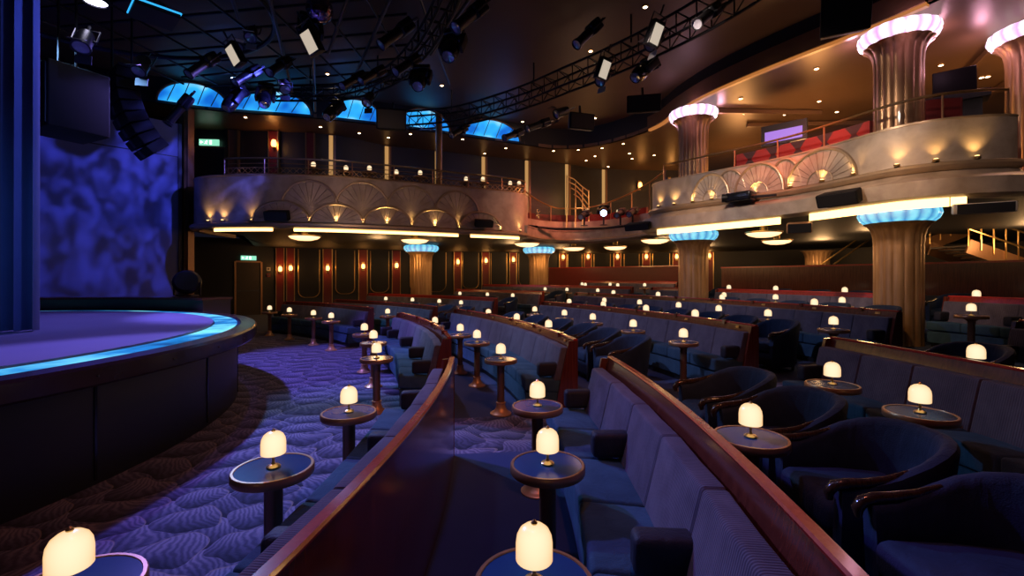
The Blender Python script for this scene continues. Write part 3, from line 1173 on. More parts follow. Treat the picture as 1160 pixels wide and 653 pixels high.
def railing(path, d0, d1, z0, ztop, o, label, lattice=False, glass=False, gap=1.1):
    root = thing('railing', label, 'railing', path.at((d0 + d1) / 2, o, z0), 0)
    og = root.location
    n = max(2, int((d1 - d0) / .25))
    zf = ztop if callable(ztop) else (lambda t: ztop)
    MB().tube([path.at(d0 + (d1 - d0) * i / n, o, zf(i / n)) for i in range(n + 1)], .026, 8).build('handrail', M['gold'], root, og)
    k = max(1, round((d1 - d0) / gap))
    for i in range(k + 1):
        d_ = d0 + (d1 - d0) * i / k
        MB().tube([path.at(d_, o, z0), path.at(d_, o, zf(i / k))], .018, 6).build('post', M['bronze'], root, og)
        if glass and i < k:
            e = d0 + (d1 - d0) * (i + 1) / k
            zt = min(zf(i / k), zf((i + 1) / k)) - .06
            MB().sweep([(o - .005, z0 + .04), (o + .005, z0 + .04), (o + .005, zt), (o - .005, zt)], path.seg(d_ + .03, e - .03, .2)).build('glass_panel', M['glass'], root, og)
    if lattice:
        m = MB()
        zl, zh = z0 + .03, z0 + .19
        m.tube([path.at(d0 + (d1 - d0) * i / n, o, zl) for i in range(n + 1)], .012, 5)
        m.tube([path.at(d0 + (d1 - d0) * i / n, o, zh) for i in range(n + 1)], .012, 5)
        q = int((d1 - d0) / .17)
        for i in range(q):
            a, b = d0 + (d1 - d0) * i / q, d0 + (d1 - d0) * (i + 1) / q
            m.beam(path.at(a, o, zl), path.at(b, o, zh), .012)
            m.beam(path.at(a, o, zh), path.at(b, o, zl), .012)
        m.build('lattice_band', M['gold'], root, og)
        MB().tube([path.at(d0 + (d1 - d0) * i / n, o, z0 + .30) for i in range(n + 1)], .010, 5).build('middle_rail', M['gold'], root, og)
    return root


railing(LEFTF, Lx(252), Lx(597), 4.49, 4.93, -.07, 'brass railing with lattice band along the top of the left balcony', True)
railing(MIDF, .2, MIDF.L - .2, 3.82, lambda t: 4.95 - .62 * min(1, t * 3.2) + .62 * max(0, (t - .45) / .55), -.40,
        'dipping brass railing with glass panels above the low middle ledge', False, True, .9)
railing(RIGHTF, Rx(750), RIGHTF.L - .1, 4.49, 4.93, -.07, 'brass handrail with glass panels along the right balcony', False, True, 1.0)
cr = thing('railing', 'curved brass stair railing descending at the end of left balcony', 'railing', (1.2, 16.9, 3.82))
for k in range(4):
    MB().tube([at(641 + 3 * k, 199 + 7 * k, 17), at(650 + 2 * k, 203 + 7 * k, 17), at(660, 212 + 6 * k, 17), at(667, 217 + 8 * k, 17)], .022, 6).build('curved_rail', M['gold'], cr, cr.location)
for x in (642, 652, 660, 667):
    q_ = at(x, 246, 17)
    q_.z = Z_UF
    MB().tube([at(x, 200 + (x - 641) * .6, 17), q_], .02, 6).build('post', M['gold'], cr, cr.location)
bp = thing('slim_post', 'slim brass-lit post rising from the left balcony to the soffit', 'post', LEFTF.at(Lx(501), -.3, Z_UF))
MB().tube([LEFTF.at(Lx(501), -.3, Z_UF), LEFTF.at(Lx(501), -.3, Z_SOF)], .10, 14).build('shaft', M['column'], bp, bp.location)
bt = MB().sweep([(-.75, Z_UF), (-.85, Z_UF), (-.85, 4.98), (-.75, 4.98)], RIGHTF.seg(Rx(818), Rx(955), .2)).build('booth_back', M['booth'])
tag(bt, 'red diamond-quilted booth back behind the right balcony glass', 'booth')
bt = MB().sweep([(-.75, Z_UF), (-.85, Z_UF), (-.85, 5.06), (-.75, 5.06)], RIGHTF.seg(Rx(1062), RIGHTF.L - .05, .2)).build('counter_front', M['redwall'])
tag(bt, 'dark red wooden counter front below the black monitor on the balcony', 'counter')
bt = MB().sweep([(-.9, Z_UF), (-1.0, Z_UF), (-1.0, 4.15), (-.9, 4.15)], MIDF.seg(.4, MIDF.L * .72, .2)).build('balcony_bench', M['redwall'])
tag(bt, 'red bench back behind the low middle balcony ledge', 'bench')

# balcony tables with their lamps
BT = []
for i, (x, y) in enumerate([(355, 191), (392, 194), (418.5, 196), (449, 196), (476, 199), (528, 204), (547, 206), (578, 209), (588, 211)]):
    p = at(x, y, LEFTF.at(min(Lx(x), LEFTF.L - 1)).y + (.75 if i % 2 else .55))
    p.z = 4.79
    r = dup(TB.root, (p.x, p.y, p.z - .70), 0, f'{ORD[i]} cocktail table from the left behind the left balcony railing', 'balcony tables')
    dup(LP.root, p + Vector((0, 0, .0005)), .3 * i, f'dome lamp on the {ORD[i]} table from the left behind the left balcony railing', 'balcony lamps')
for i, (x, Y) in enumerate([(665, 17.9), (700, 18.2), (718, 18.4), (731, 18.1)]):
    p = Vector(((x - 580) / F * Y, Y, Z_UF + .70))
    dup(TB.root, (p.x, p.y, Z_UF), 0, f'{ORD[i]} cocktail table from the left behind the low middle ledge', 'balcony tables')
    dup(LP.root, p + Vector((0, 0, .0005)), .3 * i, f'dome lamp on the {ORD[i]} table from the left behind the low middle ledge', 'balcony lamps')
struct(ribbon(lambda t: FRONT.at(t * FRONT.L), lambda t: UPW.at(UPW.L * (.1 + .86 * t), .05), 3.5, Z_UF, 60, 'floor', M['floor_plain']))
ribbon(lambda t: LEFTF.at(.3 + (Lx(597) - .3) * t, -.14), lambda t: UPW.at(UPW.px(225) + (UPW.px(606) - UPW.px(225)) * t, .05), Z_UF, 4.09, 50, 'floor', M['floor_plain'])

# ------------------------------------------------------------------ lower back wall
SX = [(317, 305), (329, 304), (371, 304), (411, 302), (448.5, 301), (518, 297), (549.6, 295.5), (580.5, 294.5), (637, 291.5), (665.5, 291), (699, 291), (732, 291),
      (766.5, 291), (803.5, 290)]
PN = []


def sconce(name):
    root = thing('wall_sconce', name, 'sconce', (0, 0, 0), 0, 'wall sconces')
    MB().box((0, .012, 0), (.13, .02, .44)).build('backplate', M['gold'], root)
    MB().lathe([(.055, -.12), (.085, -.06), (.085, .04), (.055, .12)], (0, -.08, 0), 14).build('glass_shade', M['sconce'], root)
    MB().lathe([(.02, -.20), (.05, -.13), (.06, -.118)], (0, -.08, 0), 10).build('drop', M['gold'], root)
    return root


SCN = Proto(sconce('s'))
SCL = []
for i, (x, y) in enumerate(SX):
    d_ = LOWW.px(x)
    p = LOWW.at(d_, .04)
    z = EYE + (YH - y) / F * p.y
    q = LOWW.nrm(d_)
    rz = math.atan2(q.y, q.x) + PI / 2
    pi_ = thing('pilaster', f'{ORD[i]} red wall pilaster from the left along the lower back wall', 'pilaster', (p.x, p.y, 0), rz, 'red pilasters with sconces')
    W = .42 if i > 1 else .34
    MB().box((0, -.04, 1.57), (W, .08, 3.14)).build('red_panel', M['redwall'], pi_, smooth=0)
    for sg in (-1, 1):
        MB().box((sg * W / 2, -.05, 1.57), (.035, .11, 3.14)).build('brass_edge', M['gold'], pi_, smooth=0)
    s_ = SCN.put(p + q * .115 + Vector((0, 0, z)), rz, f'glowing amber sconce on the {ORD[i]} red pilaster from the left, lower back wall', 'lower wall sconces')
    SCL.append(p + q * .45 + Vector((0, 0, z)))
pc = [350, 391, 430, 485, 533, 565, 600, 651, 682, 715.5, 749, 785]
for i, x in enumerate(pc):
    d_ = LOWW.px(x)
    p = LOWW.at(d_, 0)
    q = LOWW.nrm(d_)
    rz = math.atan2(q.y, q.x) + PI / 2
    w_ = [24, 22, 22, 44, 20, 20, 28, 18, 20, 18, 20, 22][i] / F * p.y * .46
    zb, zt = [.75, .9, .95, .95, 1.1, 1.15, 1.2, 1.25, 1.3, 1.3, 1.3, 1.3][i], 3.1
    o = thing('wall_panel', f'{ORD[i]} black wall panel from the left, framed in brass, lower back wall', 'panel', (p.x, p.y, 0), rz, 'black framed wall panels')
    MB().box((0, -.02, (zb + zt) / 2), (w_ * 2, .04, zt - zb)).build('panel_board', M['black'], o, smooth=0)
    rr = min(.4, w_ * .7)
    pts = [(-w_, -.05, zt)] + [(-w_ + rr - rr * math.cos(k * PI / 12), -.05, zb + rr - rr * math.sin(k * PI / 12)) for k in range(7)] + \
          [(w_ - rr + rr * math.sin(k * PI / 12), -.05, zb + rr - rr * math.cos(k * PI / 12)) for k in range(7)] + [(w_, -.05, zt)]
    MB().tube(pts, .022, 6).build('brass_frame', M['gold'], o)


def door(n, path, x0, x1, zb, zt, sign):
    d0, d1 = path.px(x0), path.px(x1)
    d_ = (d0 + d1) / 2
    p, q = path.at(d_), path.nrm(d_)
    rz = math.atan2(q.y, q.x) + PI / 2
    w_ = abs(d1 - d0)
    o = bpy.data.objects.new(f'door_{n}', None)
    COL.objects.link(o)
    o.location = (p.x, p.y, zb)
    o.rotation_euler = (0, 0, rz)
    struct(o)
    H = zt - zb
    MB().box((0, -.03, H / 2), (w_, .05, H)).build('door_leaf', M['wallbrown'], o, smooth=0)
    m = MB().box((-w_ / 2 - .03, -.04, H / 2), (.07, .1, H + .06)).box((w_ / 2 + .03, -.04, H / 2), (.07, .1, H + .06)).box((0, -.04, H + .03), (w_, .1, .07))
    m.build('door_frame', M['bronze'], o, smooth=0)
    MB().box((0, -.09, H * .46), (w_ * .85, .05, .05)).box((-w_ * .38, -.07, H * .46), (.05, .06, .08)).box((w_ * .38, -.07, H * .46), (.05, .06, .08)).build('push_bar', M['steel'], o, smooth=0)
    e = thing('exit_sign', sign, 'sign', p + q * .08 + Vector((0, 0, zt + .20)), rz)
    MB().box((0, 0, 0), (.62, .05, .20)).build('sign_box', M['exit'], e, smooth=0)
    m = MB()
    # running figure, doorway and arrow
    m.box((-.06, -.028, .05), (.03, .006, .03)).beam((-.07, -.028, .035), (-.09, -.028, -.02), .004, .028).beam((-.09, -.028, -.02), (-.05, -.028, -.06), .004, .018)
    m.beam((-.09, -.028, -.02), (-.14, -.028, -.05), .004, .018).beam((-.07, -.028, .03), (-.03, -.028, .0), .004, .014).beam((-.07, -.028, .03), (-.12, -.028, .01), .004, .014)
    m.box((.06, -.028, -.0), (.07, .006, .13))
    m.beam((-.18, -.028, 0), (-.27, -.028, 0), .004, .025).beam((-.27, -.028, 0), (-.235, -.028, .045), .004, .02).beam((-.27, -.028, 0), (-.235, -.028, -.045), .004, .02)
    m.build('pictogram', M['white'], e, smooth=0)
    return o


door(1, LOWW, 267, 295, .0, 2.42, 'green exit sign above the lower left door')
door(2, UPW, 221, 256, 3.9, 6.05, 'green exit sign above the upper left door beside the balcony')
for i, (x, y, m_) in enumerate(((304, 305, M['white_paint']), (304, 312, M['redwall']))):
    d_ = LOWW.px(x)
    p = LOWW.at(d_, .03)
    q = LOWW.nrm(d_)
    cb = thing('call_point', ['small white wall box right of the lower left door', 'small red alarm box right of the lower left door'][i], 'alarm box', (p.x, p.y, EYE + (YH - y) / F * p.y), math.atan2(q.y, q.x) + PI / 2)
    MB().box((0, 0, 0), (.16, .06, .16)).build('box', m_, cb, smooth=0)
    MB().lathe([(.05, 0), (.045, .02)], (0, 0, 0), 12).build('button', M['steel'], cb)
    cb.children[1].rotation_euler = (PI / 2, 0, 0)
    cb.children[1].location = (0, -.03, 0)
po = thing('pilaster', 'tall bronze pilaster at the right edge of the blue stage screen', 'pilaster', (-9.55, 13.35, 0))
MB().box((0, 0, 3.35), (.26, .26, 6.7)).build('shaft', M['bronze_dark'], po, smooth=0)
MB().box((.02, -.14, 3.35), (.05, .03, 6.7)).build('brass_edge', M['gold'], po, smooth=0)

# low partition at the back
pt = thing('low_partition', 'low dark red wood partition along the back of the seating', 'partition', pol(27, 25, .6))
MB().arc([(27, .6), (27.12, .6), (27.12, 2.10), (27, 2.10)], -6, 34, 1).build('wood_panel', M['wood'], pt, pt.location)
MB().arc([(26.96, 2.10), (27.16, 2.10), (27.16, 2.15), (26.96, 2.15)], -6, 34, 1).build('cap_rail', M['rail'], pt, pt.location)
MB().arc([(26.9, .6), (26.98, .6), (26.98, 1.25), (26.9, 1.25)], -6, 34, 1).build('dark_base', M['black'], pt, pt.location)
pt = thing('low_partition', 'short red partition at the back, left of the middle lower column', 'partition', pol(27.4, 45, .6))
MB().arc([(27.4, .6), (27.52, .6), (27.52, 2.22), (27.4, 2.22)], 36.5, 54.5, 1).build('wood_panel', M['redwall'], pt, pt.location)
MB().arc([(27.36, 2.22), (27.56, 2.22), (27.56, 2.27), (27.36, 2.27)], 36.5, 54.7, 1).build('cap_rail', M['rail'], pt, pt.location)
MB().arc([(27.34, .6), (27.56, .6), (27.56, 2.24), (27.34, 2.24)], 54.5, 54.8, 1).build('end_panel', M['redwall'], pt, pt.location)

# upper wall: lit fins, pilasters, sconces
for i, x in enumerate((375, 437.5, 494.5, 547, 596, 641, 683)):
    d_ = UPW.px(x)
    p, q = UPW.at(d_), UPW.nrm(d_)
    o = thing('wall_fin', f'{ORD[i]} softly lit upright strip from the left on the upper wall', 'light strip', (p.x, p.y, Z_UF), math.atan2(q.y, q.x) + PI / 2, 'lit wall strips')
    MB().box((0, -.06, 1.55), (.13, .05, 3.1)).build('lit_face', M['fin'], o, smooth=0)
    MB().box((.12, -.08, 1.55), (.06, .14, 3.1)).build('side_trim', M['bronze_dark'], o, smooth=0)
for i, (x, w_, m_) in enumerate(((267, .30, 'bronze_dark'), (312, .30, 'redwall'), (352.5, .26, 'redwall'))):
    d_ = UPW.px(x)
    p, q = UPW.at(d_, .05), UPW.nrm(d_)
    o = thing('pilaster', f'{ORD[i]} upper wall pilaster from the left above the left balcony', 'pilaster', (p.x, p.y, Z_UF), math.atan2(q.y, q.x) + PI / 2)
    MB().box((0, -.06, 1.56), (w_, .12, 3.12)).build('panel', M[m_], o, smooth=0)
    for sg in (-1, 1):
        MB().box((sg * w_ / 2, -.07, 1.56), (.035, .16, 3.12)).build('brass_edge', M['gold'], o, smooth=0)
for i, (x, y) in enumerate(((313.5, 165), (723, 211), (757, 207))):
    d_ = UPW.px(x)
    p, q = UPW.at(d_), UPW.nrm(d_)
    z = EYE + (YH - y) / F * p.y
    s_ = SCN.put(p + q * .16 + Vector((0, 0, z)), math.atan2(q.y, q.x) + PI / 2, ['amber sconce on the red upper pilaster above the left balcony', 'left amber sconce on the upper wall above the low middle ledge',
                 'right amber sconce on the upper wall near the right balcony end'][i], 'upper wall sconces')
    SCL.append(p + q * .5 + Vector((0, 0, z)))

# blue lunettes in the drum above the soffit
for i, (xa, xb) in enumerate(((178, 259), (263, 353), (374, 433), (452, 509), (526, 588))):
    a, b = HP.px(xa), HP.px(xb)
    hw, s0 = abs(b - a) / 2, (a + b) / 2
    o = thing('lunette_window', f'{ORD[i]} arched blue backlit window from the left above the soffit', 'window', HP.at(s0, .05, 6.78), 0, 'blue arched windows')
    vs, fs = [], []
    n = 24
    for j in range(n + 1):
        t = -1 + 2 * j / n
        zt = .62 * math.sqrt(max(0, 1 - t * t)) ** .9
        vs += [HP.at(s0 + hw * t, .05, 6.78), HP.at(s0 + hw * t, .05, 6.78 + zt), HP.at(s0 + hw * t, .015, 6.78), HP.at(s0 + hw * t, .015, 6.78 + zt)]
    for j in range(n):
        k = j * 4
        fs += [(k, k + 4, k + 5, k + 1), (k + 2, k + 3, k + 7, k + 6), (k + 1, k + 5, k + 7, k + 3), (k, k + 2, k + 6, k + 4)]
    MB().add(vs, fs).build('blue_pane', M['lunette'], o, o.location)
    pts = [HP.at(s0 - hw * math.cos(PI * j / n), .07, 6.77 + .64 * math.sin(PI * j / n)) for j in range(n + 1)]
    MB().tube(pts, .035, 6).build('arch_frame', M['bronze_dark'], o, o.location)
    for t in (-.62, -.25, .2, .6):
        MB().beam(HP.at(s0 + hw * (t - .10), .08, 6.78), HP.at(s0 + hw * (t + .12), .08, 6.78 + .60 * math.sqrt(1 - (t + .12) ** 2)), .02).build('mullion', M['bronze_dark'], o, o.location)

# orange edge of the right upper ceiling
oc = thing('ceiling_cove', 'thin orange-lit edge of the upper ceiling above the right balcony', 'cove light', HP.at(HP.px(800), 0, Z_SOF))
MB().sweep([(.02, Z_SOF - .05), (-.08, Z_SOF - .05), (-.08, Z_SOF + .02), (.02, Z_SOF + .02)], HP.seg(HP.px(735), HP.px(1050), .25)).build('lit_edge', M['orange'], oc, oc.location)
MB().sweep([(.06, Z_SOF + .02), (.0, Z_SOF + .02), (.0, Z_SOF + .42), (.06, Z_SOF + .42)], HP.seg(HP.px(735), HP.px(1050), .25)).build('fascia_board', M['soffit'], oc, oc.location)

# ------------------------------------------------------------------ stairs at the far right
sr = thing('staircase', 'bronze staircase with brass railings at the far right behind the partition', 'staircase', (15.5, 14.5, .6))


def flight(p, q, w, n, name):
    root = MB().beam(p, q, .06, .42).build(name, M['bronze_dark'], sr, sr.location, 0)
    dv = Vector((0, w, 0))
    MB().beam(p + dv, q + dv, .06, .42).build('stringer', M['bronze_dark'], root, sr.location, 0)
    for i in range(n):
        c = p.lerp(q, (i + .5) / n) + dv / 2 + Vector((0, 0, .05))
        MB().box(c, (abs(q.x - p.x) / n * 1.05, w, .05)).build('tread', M['wallbrown'], root, sr.location, 0)
    for h in (.5, .95):
        MB().tube([p + Vector((0, -.04, h)), q + Vector((0, -.04, h))], .028, 6).build('handrail', M['gold'], root, sr.location)
    for i in range(7):
        c = p.lerp(q, i / 6) + Vector((0, -.04, 0))
        MB().tube([c, c + Vector((0, 0, .95))], .022, 6).build('baluster', M['gold'], root, sr.location)


flight(at(1180, 308, 13.4), at(1096, 279, 13.4), 1.2, 9, 'lower_stringer')
flight(at(1040, 281, 15.0), at(1112, 254, 15.0), 1.2, 9, 'upper_stringer')
MB().tube([at(944, 300, 17.5), at(990, 268, 17.5)], .03, 6).build('side_handrail', M['gold'], sr, sr.location)
MB().tube([at(930, 300, 17.5), at(990, 258, 17.5)], .03, 6).build('side_handrail', M['gold'], sr, sr.location)

# ------------------------------------------------------------------ lighting rig
def hang(name, label, cat, loc, group=None):
    return thing(name, label, cat, loc, 0, group)


def truss(name, path, z, label, w=.42, n=None):
    root = thing(name, label, 'truss', path.at(path.L / 2, 0, z))
    og = root.location
    n = n or int(path.L / .45)
    ch = []
    for (o, dz) in ((-w / 2, 0), (w / 2, 0), (-w / 2, w), (w / 2, w)):
        MB().tube([path.at(path.L * i / 60, o, z + dz) for i in range(61)], .030, 6).build('chord', M['rig'], root, og)
    m = MB()
    for i in range(n + 1):
        d = path.L * i / n
        c = [path.at(d, -w / 2, z), path.at(d, w / 2, z), path.at(d, w / 2, z + w), path.at(d, -w / 2, z + w)]
        for k in range(4):
            m.beam(c[k], c[(k + 1) % 4], .022)
        if i < n:
            e = path.L * (i + 1) / n
            m.beam(path.at(d, -w / 2, z), path.at(e, -w / 2, z + w), .018)
            m.beam(path.at(d, w / 2, z + w), path.at(e, w / 2, z), .018)
    m.build('lacing', M['rig'], root, og, 0)
    for i in range(4):
        d = path.L * (i + .5) / 4
        MB().tube([path.at(d, 0, z + w), path.at(d, 0, Z_CEIL)], .02, 6).build('hanger', M['rig'], root, og)
    return root


T1 = Path([(-3.3, 14.2), (-1.6, 13.75), (.2, 12.45), (1.4, 11.2), (2.4, 10.1), (3.15, 9.1), (3.75, 8.1), (4.15, 7.0), (4.3, 5.8)])
truss('curved_truss', T1, 6.42, 'long curved black lighting truss sweeping under the ceiling to the right')
T2 = Path([(-6.6, 12.4), (-4.6, 12.3), (-3.1, 11.4), (-2.0, 9.9), (-1.2, 8.3), (-.75, 7.0)])
truss('curved_truss', T2, 6.62, 'shorter curved black truss at upper centre over the stage edge', .3)

gr = thing('rigging_grid', 'dark ceiling grid of crossing black pipes above the stage', 'rigging grid', (-7, 9, 7.1))
for i in range(15):
    y = 4.4 + i * .62
    MB().tube([(-11.6 + .22 * i, y + .5, 7.18), (-1.0 - .13 * i, y - .6, 7.18)], .028, 6).build('cross_pipe', M['rig'], gr, gr.location)
for i in range(9):
    x = -11.0 + i * 1.15
    MB().tube([(x, 4.0, 7.10), (x * .80 - .3, 12.6, 7.10)], .026, 6).build('long_pipe', M['rig'], gr, gr.location)

for i, (a, b) in enumerate((((305, -4), (331, 104)), ((443, -4), (396, 100)), ((395, -4), (372, 60)), ((355, 60), (357, 126)), ((533, -3), (488, 62)), ((262, -4), (270, 20)))):
    p, q = on(a[0], a[1] - 0, 6.75), on(b[0], b[1], 6.75)
    o = MB().tube([p, q], .034, 8).build('lighting_pipe', M['steel'])
    tag(o, ['grey lighting pipe rising to the top edge left of the mirror ball', 'grey lighting pipe right of the mirror ball, running to the top edge', 'thin pipe just right of the mirror ball at the top',
            'vertical-looking pipe below the mirror ball', 'pipe at top centre holding two black spotlights', 'short pipe at the top edge left of centre'][i], 'pipe', 'lighting pipes')
# bent oval hoop
hp = [on(0, 0, 6.9)] * 0
for k in range(49):
    a = 2 * PI * k / 48
    hp.append(Vector((-7.6 + 2.9 * math.cos(a), 8.6 + 2.2 * math.sin(a), 6.95)))
o = MB().tube(hp[:-1], .05, 8, closed=True).build('rigging_hoop', M['rig'])
tag(o, 'large black oval rigging hoop hanging over the stage', 'hoop')


def par_can():
    """hangs from its yoke; beam along local -z"""
    root = thing('par_lamp', 'par', 'stage lamp')
    MB().lathe([(.06, .20), (.10, .17), (.115, .02), (.115, -.18), (.125, -.19), (.125, -.215), (.10, -.215)], n=20, cap=False).lathe([(.06, .20), (.001, .21)], n=20, cap=False).build('can', M['rig'], root)
    MB().lathe([(.108, -.195), (.001, -.175)], n=20, cap=False).build('lens', M['lens'], root)
    m = MB().tube([(-.15, 0, 0), (-.15, 0, .30), (.15, 0, .30), (.15, 0, 0)], .014, 6)
    m.tube([(-.15, 0, 0), (-.11, 0, 0)], .02, 6).tube([(.15, 0, 0), (.11, 0, 0)], .02, 6).tube([(0, 0, .30), (0, 0, .42)], .022, 6)
    m.build('yoke', M['steel'], root)
    for sg in (-1, 1):
        MB().box((0, sg * .165, -.26), (.20, .008, .14), M=Matrix.Rotation(sg * .5, 3, 'X')).build('barn_door', M['steel'], root, smooth=0)
    return root


def moving_head():
    root = thing('moving_head', 'mh', 'stage lamp')
    MB().rbox((.36, .30, .15), .03, lambda a, b, c: Vector((a, b, .42 + c))).build('base', M['black_gloss'], root)
    for sg in (-1, 1):
        MB().rbox((.07, .16, .44), .025, lambda a, b, c: Vector((sg * .19 + a, b, .17 + c))).build('yoke_arm', M['rig'], root)
    MB().lathe([(.05, .20), (.12, .17), (.155, .05), (.155, -.08), (.135, -.20), (.115, -.25), (.10, -.25)], n=22, cap=False).lathe([(.05, .2), (.001, .2)], n=22, cap=False).build('head', M['black_gloss'], root)
    MB().lathe([(.104, -.24), (.001, -.215)], n=20, cap=False).build('lens', M['lens'], root)
    MB().tube([(0, 0, .48), (0, 0, .62)], .03, 8).build('clamp', M['steel'], root)
    return root


def profile_spot():
    root = thing('profile_spotlight', 'ps', 'stage lamp')
    MB().rbox((.22, .22, .30), .04, lambda a, b, c: Vector((a, b, .16 + c))).build('lamp_house', M['rig'], root)
    MB().lathe([(.085, .04), (.085, -.40), (.10, -.41), (.10, -.46), (.085, -.46)], n=18, cap=False).build('barrel', M['rig'], root)
    MB().lathe([(.088, -.44), (.001, -.42)], n=18, cap=False).build('lens', M['lens'], root)
    MB().tube([(-.15, 0, 0), (-.15, 0, .36), (.15, 0, .36), (.15, 0, 0)], .015, 6).tube([(0, 0, .36), (0, 0, .48)], .022, 6).tube([(-.15, 0, .02), (.15, 0, .02)], .016, 6).build('yoke', M['steel'], root)
    return root


PAR, MH, PS = Proto(par_can()), Proto(moving_head()), Proto(profile_spot())


def aim(o, target):
    d = Vector(target) - Vector(o.location)
    yaw = math.atan2(d.y, d.x) - PI / 2
    tilt = math.atan2(math.hypot(d.x, d.y), -d.z)
    o.rotation_euler = (min(tilt, 1.25), 0, yaw)


RIG = [  # kind, px, py, depth, where, target
    (PAR, 268, 52, 9.5, 'white-faced, upper left over the stage', (-1, 3, 1)),
    (PAR, 285, 38, 9.8, 'above the white-faced lamp at upper left', (-4, 5, 1)),
    (PAR, 161, 74, 8.2, 'beside the hanging curved speaker array', (-6, 5, 1)),
    (PAR, 95, 46, 7.0, 'leftmost, right of the curtain top', (-5, 4, 1)),
    (PS, 232, 72, 9.0, 'left of the first blue arched window', (-8, 5, 1)),
    (PS, 205, 122, 9.6, 'low in front of the first blue arched window', (-9, 8, 1)),
    (PS, 282, 84, 10.0, 'over the gap between first and second blue windows', (-8, 5, 1)),
    (MH, 262, 116, 11.0, 'in front of the second blue arched window', (-8, 8, 1)),
    (MH, 300, 112, 11.4, 'at the middle of the second blue arched window', (-5, 8, 1)),
    (PS, 318, 74, 9.6, 'clamped to the pipe left of the mirror ball', (-6, 4, 1)),
    (PAR, 323, 98, 10.4, 'at the lower end of the pipe left of the mirror ball', (-2, 4, 0)),
    (MH, 352, 38, 8.4, 'right below the mirror ball', (-2, 5, 1)),
    (MH, 375, 128, 11.8, 'between second and third blue windows', (-6, 7, 1)),
    (PS, 402, 90, 10.4, 'right of the vertical pipe, centre left', (-7, 5, 1)),
    (PS, 424, 84, 10.2, 'on the short curved truss, left part', (-7, 5, 1)),
    (PAR, 418, 112, 11.2, 'hanging low over the third blue window', (-4, 7, 1)),
    (PS, 463, 72, 9.6, 'on the short curved truss, middle', (-6, 5, 1)),
    (PS, 452, 36, 7.8, 'at top centre on the short curved truss', (-6, 5, 1)),
    (MH, 475, 92, 9.3, 'large, hanging at top centre below the short truss', (-2, 4, 0)),
    (MH, 511, 56, 8.0, 'on the pipe end at top centre', (-2, 4, 0)),
    (PS, 535, 16, 7.0, 'at the top edge near the centre', (-4, 4, 1)),
    (PS, 521, 148, 13.6, 'at the left end of the long curved truss', (-6, 7, 1)),
    (PS, 583, 152, 13.0, 'over the last blue window on the long truss', (-7, 6, 1)),
    (PS, 612, 141, 11.9, 'second along the long curved truss', (-8, 6, 1)),
    (PAR, 637, 127, 11.4, 'third along the long curved truss', (-8, 6, 1)),
    (PAR, 684, 88, 10.1, 'bright-faced, on the long truss right of centre', (-2, 6, 1)),
    (MH, 726, 82, 9.4, 'silver-topped, hanging below the long truss', (-2, 6, 1)),
    (PAR, 742, 46, 8.9, 'bright-faced, on the long truss further right', (-2, 6, 1)),
    (PS, 803, 16, 7.8, 'at the top edge right of centre on the long truss', (-2, 4, 1)),
    (PS, 668, 36, 8.6, 'dark, hanging above the long truss', (-3, 6, 1)),
]
for i, (pr, x, y, Y, where, tg) in enumerate(RIG):
    kind = {PAR: 'black par lamp', MH: 'black moving-head lamp', PS: 'black profile spotlight'}[pr]
    o = pr.put(at(x, y, Y), 0, f'{kind} {where}', 'stage lamps in the rig')
    aim(o, tg)
M['flood'] = glow('panel_painted_glow', (1.0, .84, .66), .55)  # painted glow stands in for warm light reflected off the pale panels
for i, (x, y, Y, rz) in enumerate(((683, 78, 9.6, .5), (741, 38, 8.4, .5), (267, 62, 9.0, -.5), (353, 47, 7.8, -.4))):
    o = thing('pale_rig_panel', ['upright pale-faced flood lamp on the long truss, left one', 'upright pale-faced flood lamp on the long truss, right one', 'pale-faced flood lamp at upper left over the stage',
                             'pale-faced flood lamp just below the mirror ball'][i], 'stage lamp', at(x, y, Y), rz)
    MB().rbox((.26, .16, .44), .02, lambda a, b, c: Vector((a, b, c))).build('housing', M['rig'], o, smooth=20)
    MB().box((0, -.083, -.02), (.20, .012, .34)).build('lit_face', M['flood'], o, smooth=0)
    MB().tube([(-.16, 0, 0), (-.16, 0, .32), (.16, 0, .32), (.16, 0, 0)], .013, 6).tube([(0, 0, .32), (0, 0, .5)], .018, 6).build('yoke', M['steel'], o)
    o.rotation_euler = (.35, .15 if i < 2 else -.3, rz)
# moving head on the ledge with a lit blue-white lens
o = dup(MH.root, at(684, 240, 15.0), 0, 'moving-head lamp with bright blue-white lens on the middle balcony ledge', 'ledge lamps')
aim(o, (0, 2, 1.4))
ln = [c for c in o.children if c.name.startswith('lens')][0]
ln.data = ln.data.copy()
ln.data.materials[0] = M['spotblue']
for i, (x, y) in enumerate(((662, 243), (703, 241), (717, 240))):
    o = dup(PS.root, at(x, y, 15.2), 0, ['black spotlight left of the lit lamp on the middle ledge', 'black spotlight just right of the lit lamp on the middle ledge', 'black spotlight farthest right on the middle ledge'][i], 'ledge lamps')
    aim(o, (-3, 4, 1.5))
for o in [c for c in COL.objects if c.get('group') == 'ledge lamps']:
    mi_ = Matrix.LocRotScale(o.location, o.rotation_euler, None).inverted()
    q_ = Vector(o.location)
    s_ = MB().tube([q_ + Vector((0, .03, -.05)), Vector((q_.x, q_.y + .03, 3.47))], .03, 8).lathe([(.13, 3.462), (.12, 3.48)], (q_.x, q_.y + .03, 0), 14).build('stand', M['rig'], o)
    s_.matrix_parent_inverse = mi_
lp = MB().tube([at(608, 257, 15.8), at(630, 259, 16.3), at(660, 259.5, 16.35), at(690, 258, 15.9), at(716, 255, 14.9)], .04, 8).build('ledge_pipe', M['rig'])
tag(lp, 'black lamp pipe running along the middle balcony ledge', 'pipe')
